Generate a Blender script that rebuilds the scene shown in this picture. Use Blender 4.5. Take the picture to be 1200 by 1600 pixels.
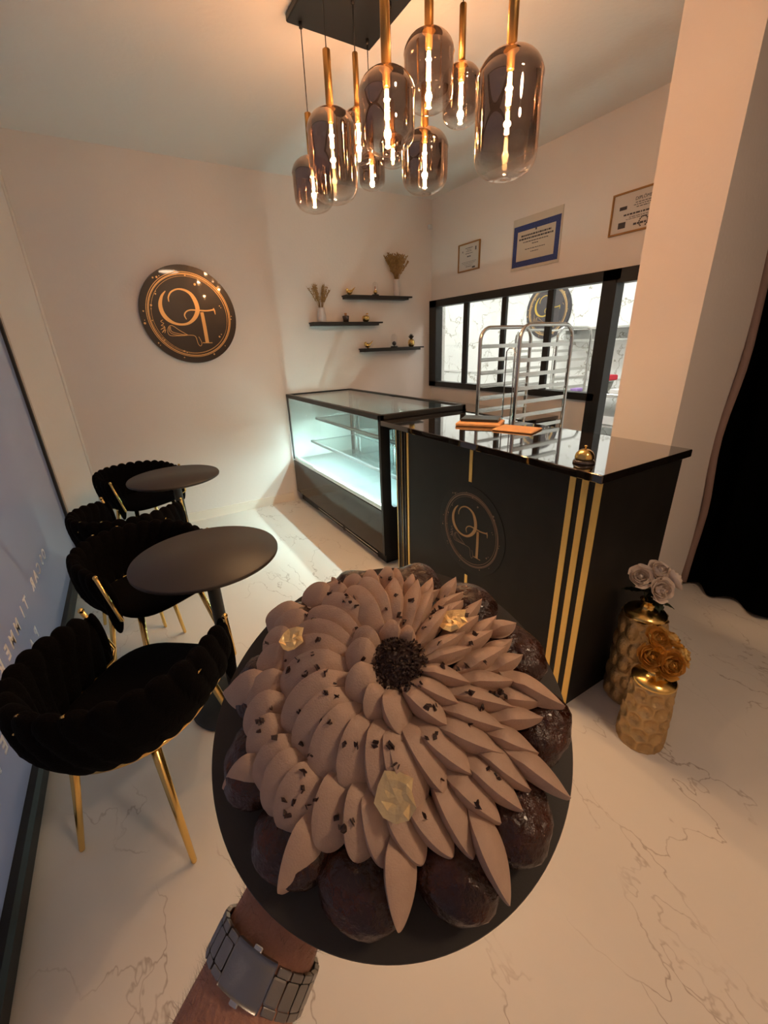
import bpy, math, random
from mathutils import Vector, Matrix
from mathutils.bvhtree import BVHTree
random.seed(7)
PI = math.pi
S = bpy.context.scene
COL = S.collection
for o in list(bpy.data.objects):
    bpy.data.objects.remove(o)

# ------------------------------------------------------------------ camera, world, exposure
CAMP = Vector((0.0, 0.0, 1.5))
yaw, pitch, roll = 0.53088, 0.38092, -0.036702
cf = Vector((math.sin(yaw) * math.cos(pitch), math.cos(yaw) * math.cos(pitch), -math.sin(pitch)))
r0 = Vector((math.cos(yaw), -math.sin(yaw), 0.0))
u0 = r0.cross(cf)
cr = r0 * math.cos(roll) + u0 * math.sin(roll)
cu = -r0 * math.sin(roll) + u0 * math.cos(roll)
cam = bpy.data.cameras.new('camera')
camo = bpy.data.objects.new('camera', cam)
COL.objects.link(camo)
camo.matrix_world = Matrix(((cr.x, cu.x, -cf.x, CAMP.x), (cr.y, cu.y, -cf.y, CAMP.y), (cr.z, cu.z, -cf.z, CAMP.z), (0, 0, 0, 1)))
cam.sensor_fit = 'HORIZONTAL'
cam.sensor_width = 36.0
cam.lens = 647.9 / 1200 * 36.0
cam.clip_start = 0.02
S.camera = camo
S.view_settings.view_transform = 'Standard'
S.view_settings.look = 'None'
S.view_settings.gamma = 1.0
S.view_settings.use_curve_mapping = False
S.view_settings.exposure = 1.0

W = bpy.data.worlds.new('dusk')
S.world = W
W.use_nodes = True
bg = W.node_tree.nodes['Background']
bg.inputs[0].default_value = (0.60, 0.66, 0.80, 1)
bg.inputs[1].default_value = 1.35

BULB_W = 12.5          # each pendant filament
BULB_C = (1.0, 0.60, 0.30)
LED_E = 46.0          # showcase strips
LED_C = (0.72, 1.0, 0.98)
KITCHEN_W = 150.0

def area(name, loc, rot, sx, sy, w, col):
    l = bpy.data.lights.new(name, 'AREA')
    l.shape = 'RECTANGLE'; l.size = sx; l.size_y = sy; l.energy = w; l.color = col
    o = bpy.data.objects.new(name, l); COL.objects.link(o)
    o.location = loc; o.rotation_euler = rot
    return o

# ------------------------------------------------------------------ materials
def newmat(name):
    m = bpy.data.materials.new(name); m.use_nodes = True
    nt = m.node_tree
    return m, nt, nt.nodes, nt.links, nt.nodes['Principled BSDF']

def mat(name, col, rough=0.5, metal=0.0, bump=0.0, bscale=60.0, var=0.0, vscale=8.0, coat=0.0, spec=0.5, sheen=0.0, emit=None, es=0.0, sss=0.0):
    m, nt, N, L, b = newmat(name)
    b.inputs['Base Color'].default_value = (*col, 1)
    b.inputs['Roughness'].default_value = rough
    b.inputs['Metallic'].default_value = metal
    b.inputs['Coat Weight'].default_value = coat
    b.inputs['Specular IOR Level'].default_value = spec
    b.inputs['Sheen Weight'].default_value = sheen
    if sss:
        b.inputs['Subsurface Weight'].default_value = sss
        b.inputs['Subsurface Scale'].default_value = 0.01
    if emit:
        b.inputs['Emission Color'].default_value = (*emit, 1)
        b.inputs['Emission Strength'].default_value = es
    if bump or var:
        tc = N.new('ShaderNodeTexCoord')
    if bump:
        n = N.new('ShaderNodeTexNoise'); n.inputs['Scale'].default_value = bscale; n.inputs['Detail'].default_value = 5
        L.new(tc.outputs['Object'], n.inputs['Vector'])
        bp = N.new('ShaderNodeBump'); bp.inputs['Strength'].default_value = bump; bp.inputs['Distance'].default_value = 0.01
        L.new(n.outputs['Fac'], bp.inputs['Height']); L.new(bp.outputs['Normal'], b.inputs['Normal'])
    if var:
        n2 = N.new('ShaderNodeTexNoise'); n2.inputs['Scale'].default_value = vscale; n2.inputs['Detail'].default_value = 4
        L.new(tc.outputs['Object'], n2.inputs['Vector'])
        r = N.new('ShaderNodeMapRange'); r.inputs[1].default_value = 0.3; r.inputs[2].default_value = 0.7
        r.inputs[3].default_value = 1 - var; r.inputs[4].default_value = 1 + var
        L.new(n2.outputs['Fac'], r.inputs[0])
        mx = N.new('ShaderNodeVectorMath'); mx.operation = 'SCALE'; mx.inputs[0].default_value = col
        L.new(r.outputs[0], mx.inputs['Scale']); L.new(mx.outputs[0], b.inputs['Base Color'])
    return m

def marble(name, base, vein, scale=1.2, rough=0.35, width=0.012, strength=0.8, seed=0.0, coat=0.0, mask=(0.45, 0.62), stretch=(1, 1, 1)):
    m, nt, N, L, b = newmat(name)
    tc = N.new('ShaderNodeTexCoord')
    mp = N.new('ShaderNodeMapping'); mp.inputs['Location'].default_value = (seed, seed * 1.7, seed * .6)
    mp.inputs['Rotation'].default_value = (0.5, 0.4, 0.7) if scale > 1.2 else (0, 0, .5)
    mp.inputs['Scale'].default_value = stretch
    L.new(tc.outputs['Object'], mp.inputs[0])
    wn = N.new('ShaderNodeTexNoise'); wn.inputs['Scale'].default_value = scale * 2.2; wn.inputs['Detail'].default_value = 5; wn.inputs['Roughness'].default_value = 0.52
    L.new(mp.outputs[0], wn.inputs['Vector'])
    ad = N.new('ShaderNodeVectorMath'); ad.operation = 'MULTIPLY_ADD'
    ad.inputs[1].default_value = (0.9, 0.9, 0.9)
    L.new(wn.outputs['Color'], ad.inputs[0]); L.new(mp.outputs[0], ad.inputs[2])
    vo = N.new('ShaderNodeTexVoronoi'); vo.feature = 'DISTANCE_TO_EDGE'; vo.inputs['Scale'].default_value = scale * 1.6
    L.new(ad.outputs[0], vo.inputs['Vector'])
    mr = N.new('ShaderNodeMapRange'); mr.inputs[1].default_value = 0.0; mr.inputs[2].default_value = width
    mr.inputs[3].default_value = 1.0; mr.inputs[4].default_value = 0.0
    L.new(vo.outputs['Distance'], mr.inputs[0])
    mn = N.new('ShaderNodeTexNoise'); mn.inputs['Scale'].default_value = scale * 1.9; mn.inputs['Detail'].default_value = 3
    L.new(mp.outputs[0], mn.inputs['Vector'])
    m2 = N.new('ShaderNodeMapRange'); m2.inputs[1].default_value = mask[0]; m2.inputs[2].default_value = mask[1]
    m2.inputs[3].default_value = 0.0; m2.inputs[4].default_value = strength
    L.new(mn.outputs['Fac'], m2.inputs[0])
    mu = N.new('ShaderNodeMath'); mu.operation = 'MULTIPLY'
    L.new(mr.outputs[0], mu.inputs[0]); L.new(m2.outputs[0], mu.inputs[1])
    cn = N.new('ShaderNodeTexNoise'); cn.inputs['Scale'].default_value = scale * 1.1; cn.inputs['Detail'].default_value = 5
    L.new(ad.outputs[0], cn.inputs['Vector'])
    c1 = N.new('ShaderNodeMixRGB'); c1.inputs[1].default_value = (*base, 1); c1.inputs[2].default_value = (*[c * .86 for c in base], 1)
    L.new(cn.outputs['Fac'], c1.inputs[0])
    c2 = N.new('ShaderNodeMixRGB'); c2.inputs[2].default_value = (*vein, 1)
    L.new(mu.outputs[0], c2.inputs[0]); L.new(c1.outputs[0], c2.inputs[1])
    L.new(c2.outputs[0], b.inputs['Base Color'])
    b.inputs['Roughness'].default_value = rough
    b.inputs['Coat Weight'].default_value = coat
    return m

def glass(name, tint=(0.96, 0.98, 0.98), refl=1.0, rough=0.0, base=0.03):
    m = bpy.data.materials.new(name); m.use_nodes = True
    nt = m.node_tree; N = nt.nodes; L = nt.links; N.clear()
    out = N.new('ShaderNodeOutputMaterial'); mx = N.new('ShaderNodeMixShader')
    t = N.new('ShaderNodeBsdfTransparent'); t.inputs[0].default_value = (*tint, 1)
    g = N.new('ShaderNodeBsdfGlossy'); g.inputs[0].default_value = (refl, refl, refl, 1); g.inputs['Roughness'].default_value = rough
    lw = N.new('ShaderNodeLayerWeight'); lw.inputs[0].default_value = 0.5
    p = N.new('ShaderNodeMath'); p.operation = 'POWER'; p.inputs[1].default_value = 3.5
    mr = N.new('ShaderNodeMath'); mr.operation = 'MULTIPLY_ADD'; mr.inputs[1].default_value = 0.75; mr.inputs[2].default_value = base
    L.new(lw.outputs['Facing'], p.inputs[0]); L.new(p.outputs[0], mr.inputs[0])
    L.new(mr.outputs[0], mx.inputs[0]); L.new(t.outputs[0], mx.inputs[1]); L.new(g.outputs[0], mx.inputs[2]); L.new(mx.outputs[0], out.inputs[0])
    return m

M = {}
M['wall'] = mat('wall_plaster', (0.81, 0.76, 0.72), 0.85, bump=0.12, bscale=45)
M['ceil'] = mat('ceiling_plaster', (0.80, 0.76, 0.71), 0.9, bump=0.10, bscale=40)
M['floor'] = marble('marble_vinyl', (0.78, 0.74, 0.69), (0.30, 0.23, 0.19), scale=1.15, rough=0.42, width=0.011, strength=0.75, seed=2.3, mask=(.45, .60), stretch=(1.5, .8, 1))
M['kfloor'] = mat('kitchen_floor', (0.6, 0.6, 0.6), 0.5)
M['kmarble'] = marble('marble_panel', (0.86, 0.87, 0.84), (0.22, 0.20, 0.12), scale=1.15, rough=0.3, width=0.020, strength=0.9, seed=5.1, mask=(.38, .52))
M['black'] = mat('satin_black', (0.012, 0.012, 0.012), 0.4)
M['blackmatte'] = mat('matte_black', (0.018, 0.017, 0.016), 0.55)
M['panel'] = mat('counter_black', (0.011, 0.010, 0.009), 0.5, var=0.2, spec=0.25)
M['blackgloss'] = mat('polished_black', (0.012, 0.009, 0.008), 0.04, spec=1.0, coat=1.0, bump=0.0)
M['basegloss'] = mat('case_base_black', (0.016, 0.011, 0.008), 0.09, spec=0.45)
M['rail'] = mat('shelf_rail_steel', (0.22, 0.24, 0.24), 0.35, metal=0.9)
M['led2'] = mat('shelf_led', (1, 1, 1), 0.5, emit=LED_C, es=LED_E * 3.4)
M['tabletop'] = mat('table_laminate', (0.040, 0.033, 0.030), 0.5, bump=0.1, bscale=300)
M['gold'] = mat('polished_gold', (0.85, 0.58, 0.20), 0.22, metal=1.0)
M['brass'] = mat('brushed_brass', (0.50, 0.29, 0.10), 0.38, metal=1.0)
M['goldfoil'] = mat('gold_foil', (1.0, 0.74, 0.36), 0.42, metal=0.7, bump=0.2, bscale=120)
M['goldstripe'] = mat('gold_strip', (0.95, 0.66, 0.20), 0.36, metal=0.55)
M['goldpaint'] = mat('sign_gold', (0.72, 0.46, 0.20), 0.32, metal=0.75)
M['bronze'] = mat('bronze_ink', (0.42, 0.25, 0.11), 0.5, metal=0.3)
M['dimbronze'] = mat('dim_bronze_ink', (0.20, 0.125, 0.08), 0.5)
M['yellowink'] = mat('yellow_ink', (0.55, 0.36, 0.05), 0.5)
M['signface'] = mat('sign_face', (0.022, 0.013, 0.009), 0.28, coat=0.4)
M['greysign'] = mat('grey_sign_face', (0.045, 0.04, 0.045), 0.35)
M['velvet'] = mat('black_velvet', (0.0022, 0.0015, 0.0018), 0.9, bump=0.5, bscale=220, spec=0.08)
M['steel'] = mat('stainless_steel', (0.62, 0.62, 0.60), 0.22, metal=1.0)
M['watch'] = mat('watch_steel', (0.30, 0.29, 0.28), 0.34, metal=1.0, bump=0.05, bscale=900)
M['skin'] = mat('skin', (0.42, 0.20, 0.13), 0.5, bump=0.35, bscale=320, var=0.12, vscale=60, sss=0.08)
M['hair'] = mat('arm_hair', (0.03, 0.015, 0.01), 0.6)
M['mousse'] = mat('praline_mousse', (0.51, 0.345, 0.25), 0.62, bump=0.16, bscale=900, var=0.04, vscale=150, sss=0.05)
M['choux'] = mat('caramel_choux', (0.038, 0.009, 0.003), 0.26, bump=0.5, bscale=120, var=0.6, vscale=60, coat=0.15)
M['nib'] = mat('cocoa_nib', (0.035, 0.014, 0.010), 0.5, bump=0.3, bscale=500)
M['board'] = mat('cake_board_black', (0.030, 0.024, 0.018), 0.5, bump=0.06, bscale=800)
M['cglass'] = glass('case_glass', (0.93, 0.97, 0.96), base=0.04)
M['clear'] = glass('clear_glass', (0.97, 0.97, 0.97), base=0.05)
M['pane'] = glass('window_pane', (0.98, 0.985, 0.98), base=0.02)
M['led'] = mat('led_strip', (1, 1, 1), 0.5, emit=LED_C, es=LED_E)
M['lamp_panel'] = mat('kitchen_light_panel', (1, 1, 1), 0.5, emit=(1, 0.99, 0.93), es=17.0)
M['casein'] = mat('case_inner_steel', (0.13, 0.15, 0.15), 0.3)
M['mirror'] = mat('mirror_door', (0.55, 0.62, 0.62), 0.08, metal=0.9)
M['white'] = mat('white_plastic', (0.75, 0.74, 0.72), 0.5)
M['paper'] = mat('certificate_paper', (0.62, 0.55, 0.46), 0.7)
M['paperw'] = mat('certificate_white', (0.64, 0.60, 0.56), 0.7)
M['blueborder'] = mat('blue_border', (0.035, 0.055, 0.20), 0.6, var=0.3, vscale=120)
M['woodframe'] = mat('gilt_frame', (0.33, 0.16, 0.035), 0.45)
M['ink'] = mat('print_ink', (0.06, 0.055, 0.06), 0.7)
M['kraft'] = mat('kraft_cover', (0.60, 0.30, 0.12), 0.6, var=0.08, vscale=30)
M['leather'] = mat('black_cover', (0.020, 0.020, 0.018), 0.35, bump=0.1, bscale=300)
M['vasestone'] = marble('marble_vase', (0.66, 0.60, 0.58), (0.35, 0.30, 0.30), scale=14, width=0.03, strength=0.6)
M['dried'] = mat('dried_stems', (0.33, 0.20, 0.07), 0.8, var=0.3, vscale=40)
M['amber'] = mat('amber_vessel', (0.05, 0.035, 0.03), 0.2, coat=0.5)
M['rosewhite'] = mat('white_petals', (0.84, 0.72, 0.62), 0.7)
M['leaf'] = mat('dark_leaf', (0.015, 0.028, 0.012), 0.5)
M['rosegold'] = mat('gold_petals', (0.85, 0.56, 0.17), 0.36, metal=0.7, bump=0.2, bscale=80)
M['vasegold'] = mat('vase_gold', (0.56, 0.38, 0.18), 0.42, metal=0.75, bump=0.35, bscale=130, var=0.12, vscale=20)
M['curtain'] = mat('black_curtain', (0.0015, 0.0015, 0.0015), 0.95, spec=0.0)
M['curtainedge'] = mat('curtain_lining', (0.30, 0.20, 0.17), 0.9)
M['red'] = mat('red_plastic', (0.55, 0.01, 0.03), 0.4)
M['purple'] = mat('purple_box', (0.35, 0.22, 0.55), 0.5)
M['letter'] = mat('white_vinyl', (0.92, 0.92, 0.95), 0.5)
M['copper'] = mat('rose_gold', (0.80, 0.42, 0.28), 0.2, metal=1.0)

# ------------------------------------------------------------------ mesh builder
class MB:
    def __init__(s): s.v = []; s.f = []; s.sm = []
    def add(s, vs, fs, smooth=False):
        o = len(s.v); s.v += [tuple(x) for x in vs]
        for q in fs: s.f.append([i + o for i in q]); s.sm.append(smooth)
        return s
    def box(s, x0, x1, y0, y1, z0, z1, c=0.0):
        if c <= 0:
            vs = [(x, y, z) for z in (z0, z1) for y in (y0, y1) for x in (x0, x1)]
            return s.add(vs, [(0, 2, 3, 1), (4, 5, 7, 6), (0, 1, 5, 4), (2, 6, 7, 3), (0, 4, 6, 2), (1, 3, 7, 5)])
        c = min(c, (x1 - x0) * .49, (y1 - y0) * .49, (z1 - z0) * .49)
        vs = []
        for z, k in ((z0, c), (z0 + c, 0), (z1 - c, 0), (z1, c)):
            a, b, d, e = x0 + k, x1 - k, y0 + k, y1 - k
            h = c if k == 0 else c * .4
            vs += [(a + h, d, z), (b - h, d, z), (b, d + h, z), (b, e - h, z), (b - h, e, z), (a + h, e, z), (a, e - h, z), (a, d + h, z)]
        fs = [tuple(range(7, -1, -1)), tuple(range(24, 32))]
        for r in range(3):
            for i in range(8):
                fs.append((r * 8 + i, r * 8 + (i + 1) % 8, r * 8 + 8 + (i + 1) % 8, r * 8 + 8 + i))
        return s.add(vs, fs)
    def obox(s, o, a, b, c, ch=0.0):
        """box centred at o with half axes a,b,c"""
        o, a, b, c = map(Vector, (o, a, b, c))
        m = MB().box(-1, 1, -1, 1, -1, 1, ch)
        return s.add([o + a * v[0] + b * v[1] + c * v[2] for v in m.v], m.f)
    def tube(s, pts, r, seg=10, closed=False, caps=True, flat=1.0):
        pts = [Vector(p) for p in pts]; n = len(pts)
        rs = r if isinstance(r, (list, tuple)) else [r] * n
        vs = []; up = None
        for i, p in enumerate(pts):
            if closed: t = pts[(i + 1) % n] - pts[i - 1]
            else: t = pts[min(i + 1, n - 1)] - pts[max(i - 1, 0)]
            t.normalize()
            if up is None:
                up = Vector((0, 0, 1)) if abs(t.z) < .9 else Vector((1, 0, 0))
            a = t.cross(up)
            if a.length < 1e-6: a = t.orthogonal()
            a.normalize(); b = a.cross(t).normalized(); up = b
            for k in range(seg):
                q = 2 * PI * k / seg
                vs.append(p + a * (math.cos(q) * rs[i]) + b * (math.sin(q) * rs[i] * flat))
        fs = []
        for i in range(n if closed else n - 1):
            j = (i + 1) % n
            for k in range(seg):
                l = (k + 1) % seg
                fs.append((i * seg + k, j * seg + k, j * seg + l, i * seg + l))
        s.add(vs, fs, True)
        if caps and not closed:
            o = len(s.v) - len(vs)
            s.f.append([o + k for k in range(seg)]); s.sm.append(False)
            s.f.append([o + (n - 1) * seg + k for k in range(seg - 1, -1, -1)]); s.sm.append(False)
        return s
    def lathe(s, prof, seg=32, c=(0, 0, 0), fn=None, smooth=True):
        vs = []
        for r, z in prof:
            for k in range(seg):
                q = 2 * PI * k / seg
                rr = r if fn is None else fn(r, z, q)
                vs.append((c[0] + rr * math.cos(q), c[1] + rr * math.sin(q), c[2] + z))
        fs = []
        for i in range(len(prof) - 1):
            for k in range(seg):
                l = (k + 1) % seg
                fs.append((i * seg + k, i * seg + l, (i + 1) * seg + l, (i + 1) * seg + k))
        return s.add(vs, fs, smooth)
    def grid(s, fn, nu, nv, closeu=False, closev=False, smooth=True):
        vs = [fn(i / (nu if closeu else nu - 1), j / (nv if closev else nv - 1)) for i in range(nu) for j in range(nv)]
        fs = []
        for i in range(nu if closeu else nu - 1):
            for j in range(nv if closev else nv - 1):
                a = i; b = (i + 1) % nu; c = j; d = (j + 1) % nv
                fs.append((a * nv + c, b * nv + c, b * nv + d, a * nv + d))
        return s.add(vs, fs, smooth)
    def prism(s, poly, z0, z1):
        n = len(poly)
        vs = [(x, y, z0) for x, y in poly] + [(x, y, z1) for x, y in poly]
        fs = [tuple(range(n - 1, -1, -1)), tuple(range(n, 2 * n))] + [(i, (i + 1) % n, n + (i + 1) % n, n + i) for i in range(n)]
        return s.add(vs, fs)
    def sphere(s, c, r, nu=14, nv=10, sc=(1, 1, 1)):
        def fn(a, b):
            q = 2 * PI * a; w = PI * (b * .996 + .002)
            return (c[0] + r * sc[0] * math.sin(w) * math.cos(q), c[1] + r * sc[1] * math.sin(w) * math.sin(q), c[2] - r * sc[2] * math.cos(w))
        return s.grid(fn, nu, nv, closeu=True)
    def mapped(s, fn):
        s.v = [tuple(fn(Vector(v))) for v in s.v]; return s
    def obj(s, name, m, parent=None, loc=None):
        me = bpy.data.meshes.new(name); me.from_pydata(s.v, [], s.f); me.update()
        me.polygons.foreach_set('use_smooth', s.sm)
        me.materials.append(m)
        o = bpy.data.objects.new(name, me); COL.objects.link(o)
        if parent is not None: o.parent = parent
        if loc: o.location = loc
        return o

def tag(o, label, cat, group=None, kind=None):
    if label: o['label'] = label
    if cat: o['category'] = cat
    if group: o['group'] = group
    if kind: o['kind'] = kind
    return o
def thing(name, label, cat, loc=(0, 0, 0), rotz=0.0, group=None):
    o = bpy.data.objects.new(name, None); COL.objects.link(o)
    o.empty_display_size = 0.05
    o.location = loc; o.rotation_euler = (0, 0, rotz)
    return tag(o, label, cat, group)
def struct(name, b, m, parent=None, label=None):
    o = b.obj(name, m, parent)
    o['kind'] = 'structure'
    if label: o['label'] = label
    return o
def copy_tree(o, parent=None):
    c = o.copy(); COL.objects.link(c)
    if parent is not None: c.parent = parent
    for ch in [x for x in bpy.data.objects if x.parent == o]: copy_tree(ch, c)
    return c
def text_mb(txt, size, ext=0.001, bold=0.0):
    cu_ = bpy.data.curves.new('t', 'FONT'); cu_.body = txt; cu_.size = size; cu_.extrude = ext; cu_.offset = bold
    o = bpy.data.objects.new('t', cu_); COL.objects.link(o)
    dg = bpy.context.evaluated_depsgraph_get(); me = o.evaluated_get(dg).to_mesh()
    b = MB(); b.add([v.co.copy() for v in me.vertices], [list(p.vertices) for p in me.polygons])
    o.evaluated_get(dg).to_mesh_clear(); bpy.data.objects.remove(o); bpy.data.curves.remove(cu_)
    return b
def spline(pts, n=6):
    """catmull-rom through tuples of any length"""
    P = [pts[0]] + list(pts) + [pts[-1]]; out = []
    for i in range(1, len(P) - 2):
        for k in range(n):
            t = k / n
            out.append(tuple(0.5 * ((2 * P[i][d]) + (-P[i - 1][d] + P[i + 1][d]) * t + (2 * P[i - 1][d] - 5 * P[i][d] + 4 * P[i + 1][d] - P[i + 2][d]) * t * t + (-P[i - 1][d] + 3 * P[i][d] - 3 * P[i + 1][d] + P[i + 2][d]) * t ** 3) for d in range(len(pts[0]))))
    out.append(tuple(pts[-1])); return out

# ------------------------------------------------------------------ room shell
CZ = 2.87
FY = 4.11     # far wall
RX = 3.12     # wall with the kitchen window
GX = -0.585   # street glass
BY = -1.6
struct('floor', MB().box(-0.8, 3.22, BY, FY + .1, -0.06, 0), M['floor'])
struct('ceiling', MB().box(-0.8, 3.3, BY, FY + .1, CZ, CZ + .08), M['ceil'])
struct('wall_far', MB().box(-0.40, RX + .1, FY, FY + .1, 0, CZ), M['wall'])
# slanted strip between the far wall and the street window
b = MB(); b.prism([(-0.385, FY + .1), (-0.385, FY - .001), (GX, 3.88), (GX - .2, 3.88), (GX - .2, FY + .1)], 0, CZ)
struct('wall_left', b, M['wall'])
# right wall with window opening (Y 2.0..4.06, z 1.06..1.93) and door opening (Y 1.05..2.0, z 0..1.93)
b = MB()
b.box(RX, RX + .1, BY, FY, 1.935, CZ)
b.box(RX, RX + .1, 1.99, FY, 0, 1.05)
b.box(RX, RX + .1, BY, 1.05, 0, 1.935)
struct('wall_right', b, M['wall'])
struct('wall_back', MB().box(-0.8, RX + .1, BY - .1, BY, 0, CZ), M['wall'])
# column beside the counter
struct('wall_pillar', MB().box(2.28, 2.86, 1.02, 1.335, 0, CZ), M['wall'])
struct('wall_light_block', MB().box(2.86, RX, 1.02, 1.045, 0, CZ), M['wall'])  # unseen panel added to keep doorway light from leaking past the curtain
# baseboards
b = MB(); b.box(-.36, 1.3, FY - .014, FY, 0, .085); b.box(-.36, 1.3, FY - .018, FY, 0, .006)
struct('baseboard_far', b, mat('baseboard_paint', (0.84, 0.77, 0.68), 0.5))
struct('baseboard_right', MB().box(RX - .014, RX, 2.1, FY, 0, .085), M['wall'])

b = MB(); b.tube([(-.385, FY - .004, 0), (-.385, FY - .004, CZ)], .011, 8)
struct('trim_2', b, mat('corner_bead', (0.88, 0.85, 0.80), 0.5))
# street window: black frame, big pane, lettering seen from behind
w1 = struct('window_1', MB().box(GX - .05, GX - .01, 3.84, 3.885, 0, CZ).box(GX - .05, GX + .01, BY, 3.885, 0, 0.075, .012).box(GX - .05, GX - .01, BY, 3.885, CZ - .05, CZ), M['blackmatte'])
def street_glass():
    m = bpy.data.materials.new('street_glass'); m.use_nodes = True
    nt = m.node_tree; N = nt.nodes; L = nt.links; N.clear()
    out = N.new('ShaderNodeOutputMaterial')
    tl = N.new('ShaderNodeBsdfTranslucent'); tl.inputs[0].default_value = (0.46, 0.48, 0.54, 1)
    df = N.new('ShaderNodeBsdfDiffuse'); df.inputs[0].default_value = (0.50, 0.48, 0.50, 1)
    g = N.new('ShaderNodeBsdfGlossy'); g.inputs['Roughness'].default_value = 0.03
    m1 = N.new('ShaderNodeMixShader'); m1.inputs[0].default_value = 0.42
    fr = N.new('ShaderNodeFresnel'); fr.inputs[0].default_value = 1.45
    m2 = N.new('ShaderNodeMixShader')
    L.new(tl.outputs[0], m1.inputs[1]); L.new(df.outputs[0], m1.inputs[2])
    L.new(fr.outputs[0], m2.inputs[0]); L.new(m1.outputs[0], m2.inputs[1]); L.new(g.outputs[0], m2.inputs[2])
    L.new(m2.outputs[0], out.inputs[0])
    return m
M['street'] = street_glass()
struct('window_pane', MB().box(GX - .034, GX - .026, BY, 3.845, .07, CZ - .05), M['street'], w1)
def lettering(txt, y0, z, size, step, spin=1.0):
    out = MB()
    for i, ch in enumerate(txt):
        if ch == ' ': continue
        t = text_mb(ch, size, .001, .0016)
        # reads correctly from the street: letters advance toward -Y, mirrored when seen from the room
        out.add([(GX - .0245 + v[2], y0 - i * step - v[0], z + v[1]) for v in t.v], t.f)
    return out
w = lettering('OSCAR TIMMER', 2.90, 0.422, .084, .1005)
o_ = struct('window_lettering', w, M['letter'], w1)
w = lettering('PATISSIER', 2.27, .272, .080, .101)
o_ = struct('window_lettering', w, M['letter'], w1)

# kitchen window + doorway frame in the right wall
b = MB(); FXa, FXb = RX - .03, RX + .06
b.box(FXa, FXb, 3.985, FY - .004, 1.05, 1.94)
b.box(FXa, FXb, 1.93, FY - .004, 1.872, 1.94)
b.box(FXa, FXb, 2.0, FY - .004, 1.045, 1.10)
for y0, y1 in ((3.505, 3.570), (2.995, 3.050), (2.492, 2.550)):
    b.box(FXa + .028, FXb - .035, y0, y1, 1.09, 1.88)
w2 = struct('window_2', b, M['black'])
struct('window_pane', MB().box(RX + .01, RX + .016, 2.04, 4.0, 1.09, 1.88), M['pane'], w2)
b = MB(); b.box(FXa, FXb, 1.95, 2.06, 0, 1.94); b.box(FXa, FXb, 1.04, 1.96, 1.85, 1.94); b.box(FXa, FXb, 1.0, 1.06, 0, 1.94)
struct('door_1', b, M['black'])

# kitchen behind
KX, KY0, KY1 = 5.5, 0.6, 8.0
struct('wall_kitchen_far', MB().box(KX, KX + .1, KY0, KY1, 0, CZ), M['kmarble'])
struct('wall_kitchen_side', MB().box(RX + .1, KX, KY1, KY1 + .1, 0, CZ).box(RX + .1, KX, KY0 - .1, KY0, 0, CZ), M['kmarble'])
struct('wall_kitchen_near', MB().box(RX + .1, RX + .2, FY, KY1, 0, CZ), M['kmarble'])
struct('floor_kitchen', MB().box(RX + .1, KX, KY0, KY1, -.06, 0), M['kfloor'])
struct('ceiling_kitchen', MB().box(RX + .18, KX, KY0, KY1, CZ, CZ + .08), M['white'])
struct('trim_1', MB().box(KX - .02, KX, KY0, KY1, 1.0, 1.03), M['white'])
for i, (x, y) in enumerate(((4.3, 2.2), (4.3, 4.2), (4.3, 6.4))):
    t = thing('ceiling_light', ['flush white light panel on the kitchen ceiling near the doorway', 'flush white light panel in the middle of the kitchen ceiling', 'flush white light panel at the far end of the kitchen ceiling'][i], 'light', (x, y, CZ), 0, 'kitchen ceiling light panels')
    MB().box(-.32, .32, -.32, .32, -.035, 0, .01).obj('light_frame', M['white'], t)
    MB().box(-.29, .29, -.29, .29, -.04, -.036).obj('diffuser', M['lamp_panel'], t)

t = thing('fill_lamp', 'round fill light added unseen behind the camera to brighten the foreground', 'fill light', (1.1, -.75, CZ))  # added fill light out of view, brightens the cake and near floor
MB().lathe([(0, 0), (.17, 0), (.17, -.05), (.16, -.055), (0, -.055)][::-1], 40).obj('lamp_housing', M['white'], t)
MB().lathe([(0, -.058), (.155, -.058), (.158, -.054), (0, -.054)], 40).obj('diffuser', mat('fill_diffuser', (1, 1, 1), .5, emit=(1.0, .70, .46), es=34.0), t)

# ------------------------------------------------------------------ emblem (ring, letters, whisk, dots)
LO = [(-.406,.478,8),(-.496,.378,22),(-.559,.221,35),(-.552,.062,40),(-.479,-.068,38),(-.354,-.154,25),(-.203,-.182,20),(-.05,-.152,25),(.087,-.048,36),(.171,.087,42),(.179,.21,42),(.149,.332,40),(.086,.441,30),(-.026,.508,20),(-.166,.52,14),(-.299,.461,14),(-.37,.361,12),(-.378,.273,8)]
LT = [[(-.089,-.079,6),(-.115,.003,12),(-.069,.075,12),(.022,.111,12),(.17,.108,14),(.363,.099,14),(.522,.121,14)],
      [(.523,.152,12),(.54,.1,14),(.544,.022,4)], [(.26,.067,34),(.265,-.228,36),(.264,-.568,36)], [(.164,-.57,8),(.375,-.575,8)]]
LW = [[(-.526,-.343),(-.494,-.241),(-.414,-.201),(-.27,-.306),(-.12,-.403)],[(-.526,-.343),(-.477,-.406),(-.249,-.411),(-.12,-.403)],
      [(-.449,-.221),(-.44,-.324),(-.263,-.379),(-.12,-.403)],[(-.472,-.231),(-.475,-.344),(-.33,-.399),(-.12,-.403)],
      [(-.12,-.403),(.026,-.427),(.061,-.589),(.107,-.638),(.142,-.569),(.1,-.439)],
      [(-.574,-.088),(-.62,-.118),(-.568,-.159),(-.627,-.199),(-.561,-.22),(-.654,-.28),(-.555,-.24),(-.637,-.342),(-.554,-.281),(-.589,-.353)]]
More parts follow.
